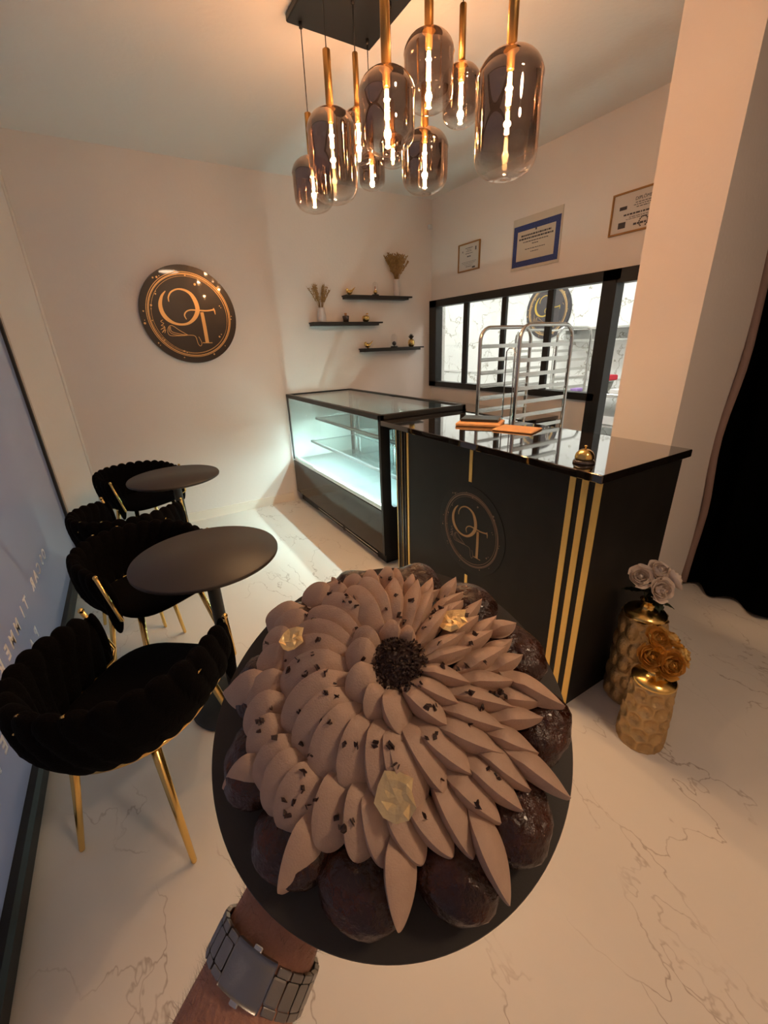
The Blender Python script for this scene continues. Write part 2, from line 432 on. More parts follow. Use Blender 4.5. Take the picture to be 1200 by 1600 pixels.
LD = [(-.597,.724,9),(-.521,.738,11),(-.469,.763,5),(-.6,.469,6),(-.61,.42,9),(-.74,.199,11),(-.754,.13,6),(-.913,.084,8),(-.933,-.153,12),(-.925,-.093,5),(-.778,-.098,6),(-.651,-.455,6),(-.623,-.497,8),(-.752,-.55,8),(-.725,-.598,5),(-.264,-.736,11),(-.208,-.768,7),(-.286,-.87,7),(.557,-.448,11),(.606,-.4,6),(.372,-.823,9),(.649,-.649,5),(.895,-.016,6),(.878,-.076,6),(.665,.2,6),(.677,.564,12),(.709,.491,10),(.69,.164,5),(.046,.79,8),(.215,.624,12),(-.147,.862,6)]
PX2U = 1 / 480.0
def ribbon(b, pts, z=0.0, h=.004, closed=False):
    n = len(pts); vs = []
    for i, (x, y, w) in enumerate(pts):
        a = pts[(i + 1) % n] if closed or i < n - 1 else pts[i]; c = pts[i - 1] if closed or i > 0 else pts[i]
        d = Vector((a[0] - c[0], a[1] - c[1])); d.normalize(); nx, ny = -d.y * w / 2, d.x * w / 2
        vs += [(x + nx, y + ny, z), (x - nx, y - ny, z), (x + nx, y + ny, z + h), (x - nx, y - ny, z + h)]
    fs = []
    for i in range(n if closed else n - 1):
        p = 4 * i; q = 4 * ((i + 1) % n)
        fs += [(p + 2, p + 3, q + 3, q + 2), (p, p + 2, q + 2, q), (p + 1, q + 1, q + 3, p + 3)]
    if not closed: fs += [(0, 1, 3, 2), (4 * n - 4, 4 * n - 2, 4 * n - 1, 4 * n - 3)]
    b.add(vs, fs)
def emblem_parts():
    """unit-radius emblem pieces: letters, rings+dots, whisk"""
    L_ = MB()
    ribbon(L_, [(x, y, w * PX2U) for x, y, w in spline(LO, 6)], h=.008)
    for k, s_ in enumerate(LT):
        ribbon(L_, [(x, y, w * PX2U) for x, y, w in (spline(s_, 6) if k == 0 else s_)], z=.0005 * (k + 1), h=.008)
    R_ = MB()
    for (rad, w, ox, oy) in ((.862, .012, 0, 0), (.832, .020, .004, -.004), (.800, .007, -.006, .008), (.778, .006, .012, .0)):
        ribbon(R_, [(ox + rad * math.cos(2 * PI * k / 72), oy + rad * math.sin(2 * PI * k / 72), w) for k in range(72)], h=.006, closed=True)
    for x, y, d in LD:
        r = d * PX2U * .9
        R_.prism([(x + r * math.cos(k * PI / 5), y + r * math.sin(k * PI / 5)) for k in range(10)], 0, .009)
    K_ = MB()
    for s_ in LW: ribbon(K_, [(x, y, .010) for x, y in spline(s_, 5)], h=.006)
    return L_, R_, K_
def place_emblem(parent, fn, ml, mr, mk):
    L_, R_, K_ = emblem_parts()
    L_.mapped(fn).obj('emblem_letters', ml, parent)
    R_.mapped(fn).obj('emblem_rings', mr, parent)
    K_.mapped(fn).obj('emblem_whisk', mk, parent)

def disc(r, t):
    return MB().lathe([(0, 0), (r, 0), (r, t * .8), (r * .994, t), (0, t)], 96, smooth=False)
# wall sign on the far wall: local x,y -> world x,z ; z -> -y
t = thing('wall_sign', 'round black sign with gold letters OT on the far white wall', 'sign', (.6, FY, 1.788))
f_ = lambda v: Vector((v.x, -v.z, v.y))
disc(.37, .03).mapped(f_).obj('sign_disc', M['signface'], t)
place_emblem(t, lambda v: Vector((v.x * .37, -.03 - v.z * .37, v.y * .37)), M['goldpaint'], M['goldpaint'], M['goldpaint'])
# the same emblem in the kitchen, facing -x (viewer sees -y to the right)
t = thing('wall_sign', 'round dark sign with gold letters on the marbled kitchen wall, seen through the window', 'sign', (KX, 4.45, 1.89))
disc(.38, .03).mapped(lambda v: Vector((-v.z, -v.x, v.y))).obj('sign_disc', M['greysign'], t)
place_emblem(t, lambda v: Vector((-.03 - v.z * .38, -v.x * .38, v.y * .38)), M['yellowink'], M['goldpaint'], M['bronze'])

# ------------------------------------------------------------------ display case
CX0, CX1, CY0, CY1, CT = 1.335, 2.05, 2.285, 4.085, 1.095
t = thing('display_case', 'black refrigerated glass showcase with lit empty glass shelves', 'display case', (CX0, CY0, 0))
def cb(*a, **k):
    return (a[0] - CX0, a[1] - CX0, a[2] - CY0, a[3] - CY0) + a[4:]
b = MB()
b.box(*cb(CX0, CX0 + .035, CY0, CY1, CT - .035, CT), .004)
b.box(*cb(CX1 - .035, CX1, CY0, CY1, CT - .055, CT), .004)
b.box(*cb(CX0, CX1, CY0, CY0 + .03, CT - .045, CT), .004)
b.box(*cb(CX0, CX1, CY1 - .012, CY1, CT - .03, CT), .003)
b.box(*cb(CX0 + .004, CX0 + .018, CY1 - .014, CY1, .45, CT))
b.box(*cb(CX1 - .035, CX1, CY1 - .035, CY1, .40, CT))
b.box(*cb(CX1 - .035, CX1, 3.17, 3.23, .40, CT))
b.obj('top_frame', M['black'], t)
# near end panel with a window cut in it
b = MB()
ya, yb = CY0, CY0 + .025
b.box(*cb(CX0, CX0 + .07, ya, yb, .10, CT - .03)); b.box(*cb(CX1 - .10, CX1, ya, yb, .10, CT - .03))
b.box(*cb(CX0 + .07, CX1 - .10, ya, yb, .10, .455)); b.box(*cb(CX0 + .07, CX1 - .10, ya, yb, CT - .10, CT - .03))
for sx, cx in ((1, CX0 + .07), (-1, CX1 - .10)):
    arc = [(cx - CX0, .455)] + [(cx - CX0 + sx * (.03 - .03 * math.sin(q)), .455 + .03 - .03 * math.cos(q)) for q in [k * PI / 12 for k in range(7)]]
    b.add([(x, ya - CY0, z) for x, z in arc] + [(x, yb - CY0, z) for x, z in arc], [tuple(range(len(arc))), tuple(range(2 * len(arc) - 1, len(arc) - 1, -1))])
b.obj('end_panel', M['black'], t)
b = MB(); b.box(*cb(CX0 + .004, CX1 - .02, CY0 + .025, CY1, .10, .435), .003)
b.obj('base_panel', M['basegloss'], t)
b = MB(); b.box(*cb(CX0 + .05, CX1 - .05, CY0 + .06, CY1 - .01, 0, .10))
b.obj('plinth', M['blackmatte'], t)
b = MB()
for y0_, y1_ in ((2.45, 3.0), (3.05, 3.6)):
    for k in range(3): b.box(*cb(CX0 + .035, CX0 + .052, y0_, y1_, .018 + k * .026, .026 + k * .026))
b.obj('vent_grille', M['steel'], t)
b = MB(); b.box(*cb(CX0 + .02, CX1 - .03, CY0 + .03, CY1 - .02, .435, .452)); b.obj('case_floor', M['casein'], t)
b = MB(); b.box(*cb(CX0 + .010, CX0 + .032, CY0 + .03, CY1 - .015, .436, .470)); b.obj('sill_rail', M['steel'], t)
b = MB(); b.box(*cb(CX0 + .006, CX0 + .011, CY0 + .028, CY1 - .014, .45, CT - .03)); b.obj('front_glass', M['cglass'], t)
b = MB(); b.box(*cb(CX0 + .03, CX1 - .03, CY0 + .028, CY1 - .012, CT - .016, CT - .008)); b.obj('top_glass', M['cglass'], t)
b = MB(); b.box(*cb(CX0 + .02, CX1 - .04, CY1 - .010, CY1 - .004, .45, CT - .03)); b.obj('side_glass', M['cglass'], t)
b = MB(); b.box(*cb(CX0 + .02, CX1 - .04, CY0 + .028, CY0 + .033, .45, CT - .04)); b.obj('side_glass', M['cglass'], t)
for y0_, y1_ in ((2.34, 3.17), (3.23, 4.05)):
    b = MB(); b.box(*cb(CX1 - .024, CX1 - .018, y0_, y1_, .45, CT - .055)); b.obj('sliding_door', M['mirror'], t)
for (x0_, z_) in ((1.57, .850), (1.50, .630)):
    b = MB(); b.box(*cb(x0_, CX1 - .05, CY0 + .045, 3.95, z_, z_ + .007)); g_ = b.obj('glass_shelf', M['cglass'], t)
    b = MB()
    b.box(*cb(x0_ - .006, x0_ + .016, CY0 + .045, 3.95, z_ - .004, z_ + .014)).box(*cb(x0_ - .006, x0_ - .003, CY0 + .045, 3.95, z_ - .008, z_))
    b.box(*cb(x0_, CX1 - .05, 3.945, 3.957, z_ - .003, z_ + .008)); b.box(*cb(CX1 - .06, CX1 - .048, CY0 + .045, 3.95, z_ - .003, z_ + .008))
    b.box(*cb(x0_, CX1 - .05, 3.165, 3.175, z_ - .006, z_ - .001))
    b.obj('shelf_rail', M['rail'], g_)
    b = MB(); b.box(*cb(x0_ + .001, x0_ + .009, CY0 + .06, 3.93, z_ - .008, z_ - .003)); b.obj('light_strip', M['led2'], g_)
b = MB(); b.box(*cb(CX0 + .034, CX0 + .044, CY0 + .06, CY1 - .05, .456, .462)); b.obj('light_strip', M['led'], t)
# shelf posts
for y_ in (2.36, 3.17, 3.94):
    b = MB(); b.box(*cb(CX1 - .05, CX1 - .035, y_, y_ + .02, .45, CT - .04)); b.obj('shelf_post', M['steel'], t)

# ------------------------------------------------------------------ service counter
SX0, SX1, SY0, SY1, SZ = 1.335, 1.945, .805, 2.278, 1.062
PX0, PX1, PY0, PY1 = 1.362, 1.90, .795, 2.14
t = thing('service_counter', 'tall black service counter with vertical gold stripes and round emblem', 'counter', (PX0, PY0, 0))
def kb(*a):
    return (a[0] - PX0, a[1] - PX0, a[2] - PY0, a[3] - PY0) + a[4:]
MB().box(*kb(SX0, SX1, PY0 - .01, SY1, SZ - .032, SZ), .003).obj('countertop', M['blackgloss'], t)
b = MB(); b.box(*kb(PX0, PX1, PY0, PY1, 0, SZ - .032), .002)
b.obj('front_panel', M['panel'], t)
b = MB()
for k in range(4): b.box(*kb(PX0 - .008, PX0 + .002, 2.028 + k * .028, 2.046 + k * .028, 0, SZ - .032), .003)
b.obj('fluted_trim', M['basegloss'], t)
def stripe(y0, y1, z0, z1):
    MB().box(*kb(PX0 - .003, PX0 + .002, y0, y1, z0, z1)).obj('gold_stripe', M['goldstripe'], t)
for y0, y1 in ((.900, .925), (.848, .874), (.796, .822)): stripe(y0, y1, 0, SZ - .032)
stripe(2.005, 2.022, 0, SZ - .032); stripe(2.070, 2.084, 0, SZ - .032); stripe(2.128, 2.141, 0.0, SZ - .032)
stripe(1.455, 1.475, .862, SZ - .032); stripe(1.455, 1.475, 0, .335)
EY, EZ, ER = 1.452, .602, .232
disc(ER * 1.04, .002).mapped(lambda v: Vector((-v.z, EY - PY0 - v.x, EZ + v.y))).obj('emblem_plate', mat('emblem_vinyl', (.012, .011, .010), .45, spec=.25), t)
place_emblem(t, lambda v: Vector((-.003 - v.z * .1, EY - PY0 - v.x * ER, EZ + v.y * ER)), M['bronze'], M['dimbronze'], M['dimbronze'])

# things on the counter
t = thing('service_bell', 'small gold reception bell on the black countertop corner', 'bell', (1.43, .925, SZ))
MB().lathe([(0, 0), (.038, 0), (.040, .004), (.036, .012), (.028, .016), (0, .016)], 32).obj('bell_base', M['amber'], t)
MB().lathe([(.034, .018), (.0345, .022), (.032, .034), (.026, .044), (.016, .051), (.006, .054), (0, .054)], 32).obj('bell_dome', M['gold'], t)
MB().lathe([(.003, .05), (.003, .060), (.006, .062), (.006, .066), (0, .068)], 12).obj('bell_button', M['gold'], t)
def book(name, label, cx, cy, z, w, l, h, rz, m, pages=True, group=None):
    t = thing(name, label, 'notebook', (cx, cy, z), rz, group)
    if pages:
        MB().box(-w / 2, w / 2, -l / 2, l / 2, 0, .003, .001).box(-w / 2, w / 2, -l / 2, l / 2, h - .003, h, .001).box(-w / 2, -w / 2 + .004, -l / 2, l / 2, 0, h, .001).obj('cover', m, t)
        MB().box(-w / 2 + .004, w / 2 - .004, -l / 2 + .004, l / 2 - .004, .003, h - .003).obj('pages', M['kraft'], t)
    else:
        MB().box(-w / 2, w / 2, -l / 2, l / 2, 0, h, .004).obj('cover', m, t)
    return t
book('notebook', 'brown kraft notebook under the black notebook on the counter', 1.705, 1.775, SZ, .17, .25, .018, .62, M['kraft'], False)
book('notebook', 'small black notebook lying on top of a brown one', 1.735, 1.80, SZ + .018, .14, .21, .016, .62, M['leather'])
book('notepad', 'flat brown kraft pad lying right of the stacked notebooks', 1.73, 1.525, SZ, .155, .215, .010, .35, M['kraft'], False)

# low worktop along the kitchen wall behind the counter
t = thing('back_worktop', 'low black glossy worktop along the wall under the kitchen window', 'worktop', (2.72, 2.3, 0))
MB().box(0, RX - 2.72 - .016, 0, 1.79, .87, .90, .003).obj('worktop', M['blackgloss'], t)
MB().box(.02, RX - 2.72 - .016, .02, 1.78, .0, .87).obj('cabinet_body', M['panel'], t)

# ------------------------------------------------------------------ rolling racks
def rack(label, x0, y0, w, d, h, group=None, n=13):
    t = thing('tray_rack', label, 'rack', (x0, y0, 0), 0, group)
    R = .085
    for yy in (0, d):
        pts = [(0, yy, .08), (0, yy, h - R)] + [(R - R * math.cos(q), yy, h - R + R * math.sin(q)) for q in [PI / 12 * k for k in range(1, 6)]]
        pts += [(R, yy, h), (w - R, yy, h)] + [(w - R + R * math.sin(q), yy, h - R + R * math.cos(q)) for q in [PI / 12 * k for k in range(1, 6)]] + [(w, yy, h - R), (w, yy, .08)]
        MB().tube(pts, .0125, 8).obj('end_frame', M['steel'], t)
    zs = [h - .13 - k * .085 for k in range(n)]
    for k, z in enumerate(zs):
        for yy, s_ in ((0.0, 1), (d, -1)):
            b = MB(); b.box(.01, w - .01, yy - .002, yy + .002, z, z + .024)
            b.box(.01, w - .01, min(yy, yy + s_ * .03), max(yy, yy + s_ * .03), z, z + .003)
            b.obj('runner', M['steel'], t)
    for x in (0, w): MB().tube([(x, 0, .12), (x, d, .12)], .011, 8).obj('cross_tube', M['steel'], t)
    b = MB(); b.tube([(-.0, .03, h - .75), (-.0, .03, h - .15), (-.0, .05, h - .13), (0, .08, h - .13), (0, .10, h - .15), (0, .10, h - .75)], .004, 6)
    b.obj('tray_stop', M['steel'], t)
    for x, y in ((0, 0), (w, 0), (0, d), (w, d)):
        b = MB(); b.tube([(x - .012, y, .04), (x + .012, y, .04)], .038, 14)
        b.box(x - .02, x + .02, y - .012, y + .012, .055, .085)
        b.obj('caster', M['blackmatte'], t)
    return t
rack('tall stainless steel tray rack standing behind the black counter', 2.115, 1.90, .49, .34, 1.59)
rack('stainless steel tray rack in the kitchen just behind the window', 3.55, 2.74, .50, .50, 1.60)

# kitchen work table seen through the doorway
TX, TY = 4.72, 2.1
t = thing('work_table', 'stainless steel work table with undershelves seen through the doorway', 'table', (TX, TY, 0))
MB().box(0, .66, 0, 1.7, .86, .90, .003).obj('table_top', M['steel'], t)
MB().box(.02, .64, .02, 1.68, .52, .54).obj('undershelf', M['steel'], t)
MB().box(.02, .64, .02, 1.68, .18, .20).obj('undershelf', M['steel'], t)
for x, y in ((.03, .03), (.63, .03), (.03, 1.67), (.63, 1.67)): MB().tube([(x, y, 0), (x, y, .86)], .018, 8).obj('leg', M['steel'], t)
def bowl(label, x, y, z, r, h, g):
    o = MB().lathe([(0, 0), (r * .55, 0), (r * .8, h * .3), (r, h), (r * 1.05, h), (r * .97, h * .93), (r * .75, h * .3), (0, .006)], 24).obj('mixing_bowl', M['steel'], None, (x, y, z)); tag(o, label, 'bowl', g)
bowl('steel mixing bowl under the red lid on the kitchen table', 4.92, 3.08, .90, .11, .13, None)
o = MB().box(-.09, .09, -.115, .115, 0, .06, .01).obj('plastic_lid', M['red'], None, (4.92, 3.08, 1.032)); tag(o, 'red plastic lid resting on a steel mixing bowl', 'lid')
o = MB().box(0, .25, 0, .34, 0, .05, .004).obj('paper_box', M['white'], None, (4.76, 2.55, .90)); tag(o, 'flat white box on the kitchen table right of the bowl', 'box')
o = MB().box(0, .14, 0, .10, 0, .03, .004).obj('paper_box', M['purple'], None, (4.75, 3.30, .90)); tag(o, 'small purple box lying on the kitchen table', 'box')
for z, hh, lb in ((.542, .10, 'upper undershelf'), (.202, .12, 'lower undershelf')):
    o = MB().box(0, .5, 0, .9, 0, hh, .008).obj('storage_tray', M['white'], None, (4.78, 2.5, z)); tag(o, 'white storage tray on the %s of the kitchen table' % lb, 'tray')
for z, lb in ((1.63, 'upper'), (1.49, 'lower')):
    t = thing('steel_shelf', '%s long steel shelf on the marbled kitchen wall' % lb, 'shelf', (KX, 2.4, z))
    MB().box(-.28, -.001, 0, 1.75, -.025, 0, .002).obj('shelf_board', M['steel'], t)
    for y in (.2, 1.55): MB().box(-.24, -.001, y - .006, y + .006, -.07, -.025).obj('bracket', M['steel'], t)

# ------------------------------------------------------------------ shelves and ornaments
SHF = []
def wshelf(label, x0, x1, zt):
    t = thing('wall_shelf', label, 'shelf', ((x0 + x1) / 2, FY, zt), 0, 'black wall shelves'); w = (x1 - x0) / 2
    MB().box(-w, w + .05, -.11, -.001, -.014, 0, .001).obj('shelf_board', M['blackmatte'], t)
    MB().box(-w, w, -.115, -.02, -.034, -.013, .001).obj('shelf_lip', M['blackmatte'], t)
wshelf('black wall shelf highest of the three, nearest the dried bouquet in a tall vase', 2.02, 2.74, 1.970)
wshelf('black wall shelf on the left holding the marble vase and dark pot', 1.652, 2.37, 1.731)
wshelf('black wall shelf lowest of the three, holding the pineapple', 2.178, 2.89, 1.482)
def bird(label, x, z, s=1.0, flip=1):
    t = thing('bird_figurine', label, 'figurine', (x, 4.05, z), 0, 'gold bird figurines')
    b = MB()
    prof = [(-.030, .016, .004), (-.024, .020, .014), (-.008, .022, .020), (.008, .026, .016), (.022, .036, .007), (.040, .052, .004), (.052, .062, .001)]
    b.tube([(flip * x_ * s, 0, z_ * s) for x_, z_, r_ in prof], [r_ * s for _, _, r_ in prof], 12)
    b.sphere((-.024 * flip * s, 0, .040 * s), .012 * s)
    b.tube([(-.034 * flip * s, 0, .040 * s), (-.044 * flip * s, 0, .039 * s)], [.004 * s, .0005], 8)
    b.tube([(-.024 * flip * s, 0, .022 * s), (-.024 * flip * s, 0, .038 * s)], [.014 * s, .010 * s], 12)
    b.tube([(0, 0, 0), (0, 0, .008 * s)], .011 * s, 10)
    b.obj('bird_body', M['gold'], t)
bird('little gold bird figurine at the left end of the top shelf', 2.085, 1.970, 1.15)
bird('little gold bird figurine with raised tail on the lowest shelf', 2.262, 1.482, 1.2)
def cloche(label, x, z, h, r, inner):
    t = thing('glass_cloche', label, 'glass dome', (x, 4.04, z))
    MB().lathe([(0, 0), (r * 1.15, 0), (r * 1.15, .008), (r, .012), (0, .012)], 24).obj('cloche_base', M['black'], t)
    pr = [(r * .95, .012), (r * .95, h - r)] + [(r * .95 * math.cos(q), h - r + r * math.sin(q)) for q in [PI / 2 * k / 8 for k in range(1, 9)]]
    MB().lathe(pr, 24).obj('glass_dome', M['clear'], t)
    if inner == 'rose':
        MB().sphere((0, 0, .038), r * .66, 16, 10).tube([(0, 0, .01), (0, 0, .03)], .004, 6).obj('dark_flower', M['leather'], t)
    else:
        MB().sphere((0, 0, .032), r * .62, 16, 10).obj('candle_globe', M['gold'], t)
        MB().tube([(0, -.0, .012), (0, 0, h * .66)], .006, 8).obj('candle_tube', M['copper'], t)
cloche('small glass dome with copper tube and gold ball on the top shelf', 2.365, 1.970, .125, .032, 'tube')
cloche('glass dome over a dark flower in the middle of the lowest shelf', 2.575, 1.482, .135, .034, 'rose')
def vase(label, x, z, h, r0, r1, nst, hst, spread, full):
    t = thing('marble_vase', label, 'vase', (x, 4.045, z), 0, None)
    MB().lathe([(0, 0), (r0 * .9, 0), (r0, .01), (r0 * .98, h * .4), (r1 * 1.02, h * .9), (r1, h), (r1 * .85, h), (r1 * .85, h - .02), (0, h - .03)], 24).obj('vase_body', M['vasestone'], t)
    rnd = random.Random(int(x * 100)); b = MB()
    for k in range(nst):
        q = rnd.uniform(0, 2 * PI); sp = spread * rnd.uniform(.25, 1)
        dx, dy = math.cos(q) * sp, min(math.sin(q) * sp * .6, .05)
        hh = hst * rnd.uniform(.7, 1)
        pts = [(dx * .1, dy * .1, h - .02)] + [(dx * (.12 + .88 * u ** 1.2), dy * u, h + hh * u) for u in (.25, .5, .75, 1)]
        b.tube(pts, [.002, .0018, .0015, .0012, .0008], 5)
        for m_ in range(11 if full else 9):
            u = .30 + .7 * m_ / 10
            px_, py_, pz_ = dx * (.12 + .88 * u ** 1.2), dy * u, h + hh * u
            for sgn in (-1, 1):
                ax = Vector((sgn * rnd.uniform(.3, 1), rnd.uniform(-.6, .6), rnd.uniform(.6, 1.2))).normalized()
                sd = ax.cross(Vector((0, 1, 0.2))).normalized()
                ln = rnd.uniform(.014, .026) * (1.35 if full else .9); wd = .005 * (1.5 if full else 1.0)
                p = Vector((px_, py_, pz_))
                b.add([p, p + ax * ln * .5 + sd * wd, p + ax * ln, p + ax * ln * .5 - sd * wd, p + ax * ln * .5 + Vector((0, -.002, 0))], [(0, 1, 4), (1, 2, 4), (2, 3, 4), (3, 0, 4), (0, 3, 2, 1)])
    o = b.obj('dried_bouquet', M['dried'], None, (x, 4.045, z))
    tag(o, 'dense spray of dried golden foliage in the tall pale vase on the top shelf' if full else 'sparse dried golden twigs in the marble vase on the left shelf', 'dried flowers')
vase('tall pale marble vase with dense dried foliage on the top shelf', 2.625, 1.970, .155, .034, .030, 60, .215, .150, True)
vase('white marble vase with sparse dried twigs on the left shelf', 1.765, 1.731, .125, .042, .032, 18, .215, .150, False)
t = thing('scent_pot', 'small dark tapered pot with narrow neck on the left shelf', 'pot', (2.02, 4.045, 1.731))
MB().lathe([(0, 0), (.026, 0), (.034, .05), (.032, .055), (.012, .055), (0, .055)], 24).obj('pot_body', M['amber'], t)
MB().lathe([(0, .055), (.011, .055), (.011, .072), (.013, .074), (.013, .08), (0, .08)], 16).obj('pot_neck', M['kraft'], t)
t = thing('apple_figurine', 'shiny gold apple figurine with leaf on the left shelf', 'figurine', (2.245, 4.045, 1.731))
MB().lathe([(0, .004), (.018, 0), (.030, .010), (.038, .030), (.036, .048), (.024, .058), (.008, .054), (0, .050)], 28).obj('apple_body', M['gold'], t)
MB().tube([(0, 0, .05), (.004, 0, .068), (.010, 0, .078)], .002, 6).obj('apple_stem', M['gold'], t)
MB().lathe([(0, 0), (.010, .004), (.012, .010), (.006, .014), (0, .015)], 10, (.018, 0, .066)).obj('apple_leaf', M['gold'], t)
t = thing('pineapple_figurine', 'gold pineapple figurine with black leaf crown on the lowest shelf', 'figurine', (2.80, 4.045, 1.482))
MB().lathe([(0, 0), (.022, 0), (.034, .018), (.037, .042), (.032, .064), (.018, .078), (0, .08)], 28, fn=lambda r, z, q: r * (1 + .05 * math.sin(q * 9 + z * 260) * math.sin(q * 9 - z * 260))).obj('pineapple_body', M['gold'], t)
b = MB()
for k in range(18):
    q = k * 2.4; l = .030 + .028 * (k / 18); tl = .030 * (1 - k / 20)
    p0 = Vector((0, 0, .076)); p1 = Vector((math.cos(q) * tl * .7, math.sin(q) * tl * .7, .076 + l * .6)); p2 = Vector((math.cos(q) * tl * 1.3, math.sin(q) * tl * 1.3, .076 + l))
    b.tube([p0, p1, p2], [.006, .005, .0005], 6)
b.obj('leaf_crown', M['leather'], t)

# ------------------------------------------------------------------ certificates on the right wall (local: u = -y, v = z)
def cert(label, y0, y1, z0, z1, kind):
    cy, cz = (y0 + y1) / 2, (z0 + z1) / 2; w, h = (y1 - y0), (z1 - z0)
    t = thing('framed_certificate', label, 'certificate', (RX - .001, cy, cz))
    P = lambda m: m.mapped(lambda v: Vector((-v.z, -v.x, v.y)))
    def R(x0, x1, y0, y1, z0, z1): return MB().box(x0, x1, y0, y1, z0, z1)
    if kind == 'blue':
        P(R(-w / 2, w / 2, -h / 2, h / 2, 0, .006)).obj('mount_board', M['paper'], t)
        bw = w * .5 - .012; bh0, bh1 = -h / 2 + .022, h / 2 - .055
        b = MB(); s_ = .042
        b.box(-bw, bw, bh0, bh0 + s_, .006, .0075).box(-bw, bw, bh1 - s_, bh1, .006, .0075).box(-bw, -bw + s_, bh0 + s_, bh1 - s_, .006, .0075).box(bw - s_, bw, bh0 + s_, bh1 - s_, .006, .0075)
        P(b).obj('blue_border', M['blueborder'], t)
        lines = [(.085, .014, .016), (.055, .30, .012), (.032, .34, .012), (.008, .25, .006), (-.012, .06, .006), (-.045, .20, .005), (-.068, .08, .005)]
    else:
        P(R(-w / 2 + .008, w / 2 - .008, -h / 2 + .008, h / 2 - .008, 0, .006)).obj('certificate_sheet', M['paperw'], t)
        f = .010; b = MB()
        b.box(-w / 2, w / 2, -h / 2, -h / 2 + f, 0, .015).box(-w / 2, w / 2, h / 2 - f, h / 2, 0, .015).box(-w / 2, -w / 2 + f, -h / 2 + f, h / 2 - f, 0, .015).box(w / 2 - f, w / 2, -h / 2 + f, h / 2 - f, 0, .015)
        P(b).obj('frame', M['woodframe'], t)
        lines = [(.075, .10, .006), (.060, .06, .004), (.048, .08, .004), (.030, .10, .005), (.005, .05, .010), (-.04, .20, .003), (-.052, .18, .003), (-.066, .12, .003), (-.08, .08, .005)] if kind == 'small' else [(.045, .10, .004), (.033, .12, .004), (.020, .08, .004), (-.012, .24, .009), (-.030, .16, .003), (-.040, .20, .003), (-.075, .09, .012)]
    b = MB(); rnd = random.Random(len(label)); k_ = w / .30 if kind == 'small' else 1
    for y, wd, th in lines:
        x = -wd / 2
        while x < wd / 2:
            l_ = rnd.uniform(.008, .026)
            b.box(x * k_, min(x + l_, wd / 2) * k_, y - th / 2, y + th / 2, .0062, .0070); x += l_ + .005
    if kind == 'large':
        b.box(-.155, -.105, .020, .040, .0062, .0070)
        for q in range(14):
            a = PI * .2 + q * PI * 1.6 / 13; b.box(.02 + .028 * math.cos(a - PI / 2 + .0) - .004, .02 + .028 * math.cos(a - PI / 2) + .004, -.070 + .028 * math.sin(a - PI / 2) - .004, -.070 + .028 * math.sin(a - PI / 2) + .004, .0062, .0072)
        tm = text_mb('DIPLÔME', .026, .0003); 
        b.add([(v[0] - .055, v[1] + .058, .0068 + v[2]) for v in tm.v], tm.f)
        b.box(-.15, -.10, -.085, -.050, .0062, .007); b.box(.09, .15, -.09, -.05, .0062, .007)
    if kind == 'small': b.box(-.095, -.085, .045, .058, .0062, .007); b.box(.085, .10, .045, .075, .0062, .007); b.box(.05, .09, -.10, -.085, .0062, .007)
    P(b).obj('print', M['ink'], t)
cert('small certificate in a thin gilt frame, nearest the room corner', 3.362, 3.662, 2.148, 2.385, 'small')
cert('certificate with a broad blue border, in the middle above the kitchen window', 2.478, 2.966, 2.062, 2.438, 'blue')
cert('gilt framed diploma partly hidden by the pillar', 1.66, 2.08, 2.145, 2.385, 'large')
o = MB().box(-.02, .02, -.02, .02, -.02, .02, .006).obj('wall_sensor', M['white'], None, (3.06, 4.06, 2.62)); tag(o, 'tiny white sensor high in the room corner', 'sensor')

# ------------------------------------------------------------------ pendant cluster
def smoke_glass():
    m = bpy.data.materials.new('smoked_glass'); m.use_nodes = True
    nt = m.node_tree; N = nt.nodes; L = nt.links; N.clear()
    out = N.new('ShaderNodeOutputMaterial'); mx = N.new('ShaderNodeMixShader')
    tc = N.new('ShaderNodeTexCoord'); sp = N.new('ShaderNodeSeparateXYZ'); L.new(tc.outputs['Generated'], sp.inputs[0])
    rp = N.new('ShaderNodeValToRGB'); e = rp.color_ramp.elements
    e[0].position = .16; e[0].color = (.96, .95, .93, 1); e[1].position = .34; e[1].color = (.42, .34, .31, 1)
    L.new(sp.outputs['Z'], rp.inputs[0])
    t = N.new('ShaderNodeBsdfTransparent'); L.new(rp.outputs[0], t.inputs[0])
    g = N.new('ShaderNodeBsdfGlossy'); g.inputs[0].default_value = (.92, .80, .72, 1); g.inputs['Roughness'].default_value = 0.02
    lw = N.new('ShaderNodeLayerWeight'); lw.inputs[0].default_value = .5
    p = N.new('ShaderNodeMath'); p.operation = 'POWER'; p.inputs[1].default_value = 3.0; L.new(lw.outputs['Facing'], p.inputs[0])
    r2 = N.new('ShaderNodeMapRange'); r2.inputs[1].default_value = .16; r2.inputs[2].default_value = .36; r2.inputs[3].default_value = .04; r2.inputs[4].default_value = .24
    L.new(sp.outputs['Z'], r2.inputs[0])
    a = N.new('ShaderNodeMath'); a.operation = 'MULTIPLY_ADD'; a.inputs[1].default_value = .75
    L.new(p.outputs[0], a.inputs[0]); L.new(r2.outputs[0], a.inputs[2])
    L.new(a.outputs[0], mx.inputs[0]); L.new(t.outputs[0], mx.inputs[1]); L.new(g.outputs[0], mx.inputs[2]); L.new(mx.outputs[0], out.inputs[0])
    return m
M['smoke'] = smoke_glass()
M['filament'] = mat('filament', (1, .8, .5), .5, emit=(1.0, .62, .25), es=70.0)
M['glow'] = mat('bulb_glow', (1, .8, .5), .5, emit=(1.0, .50, .12), es=9.0)
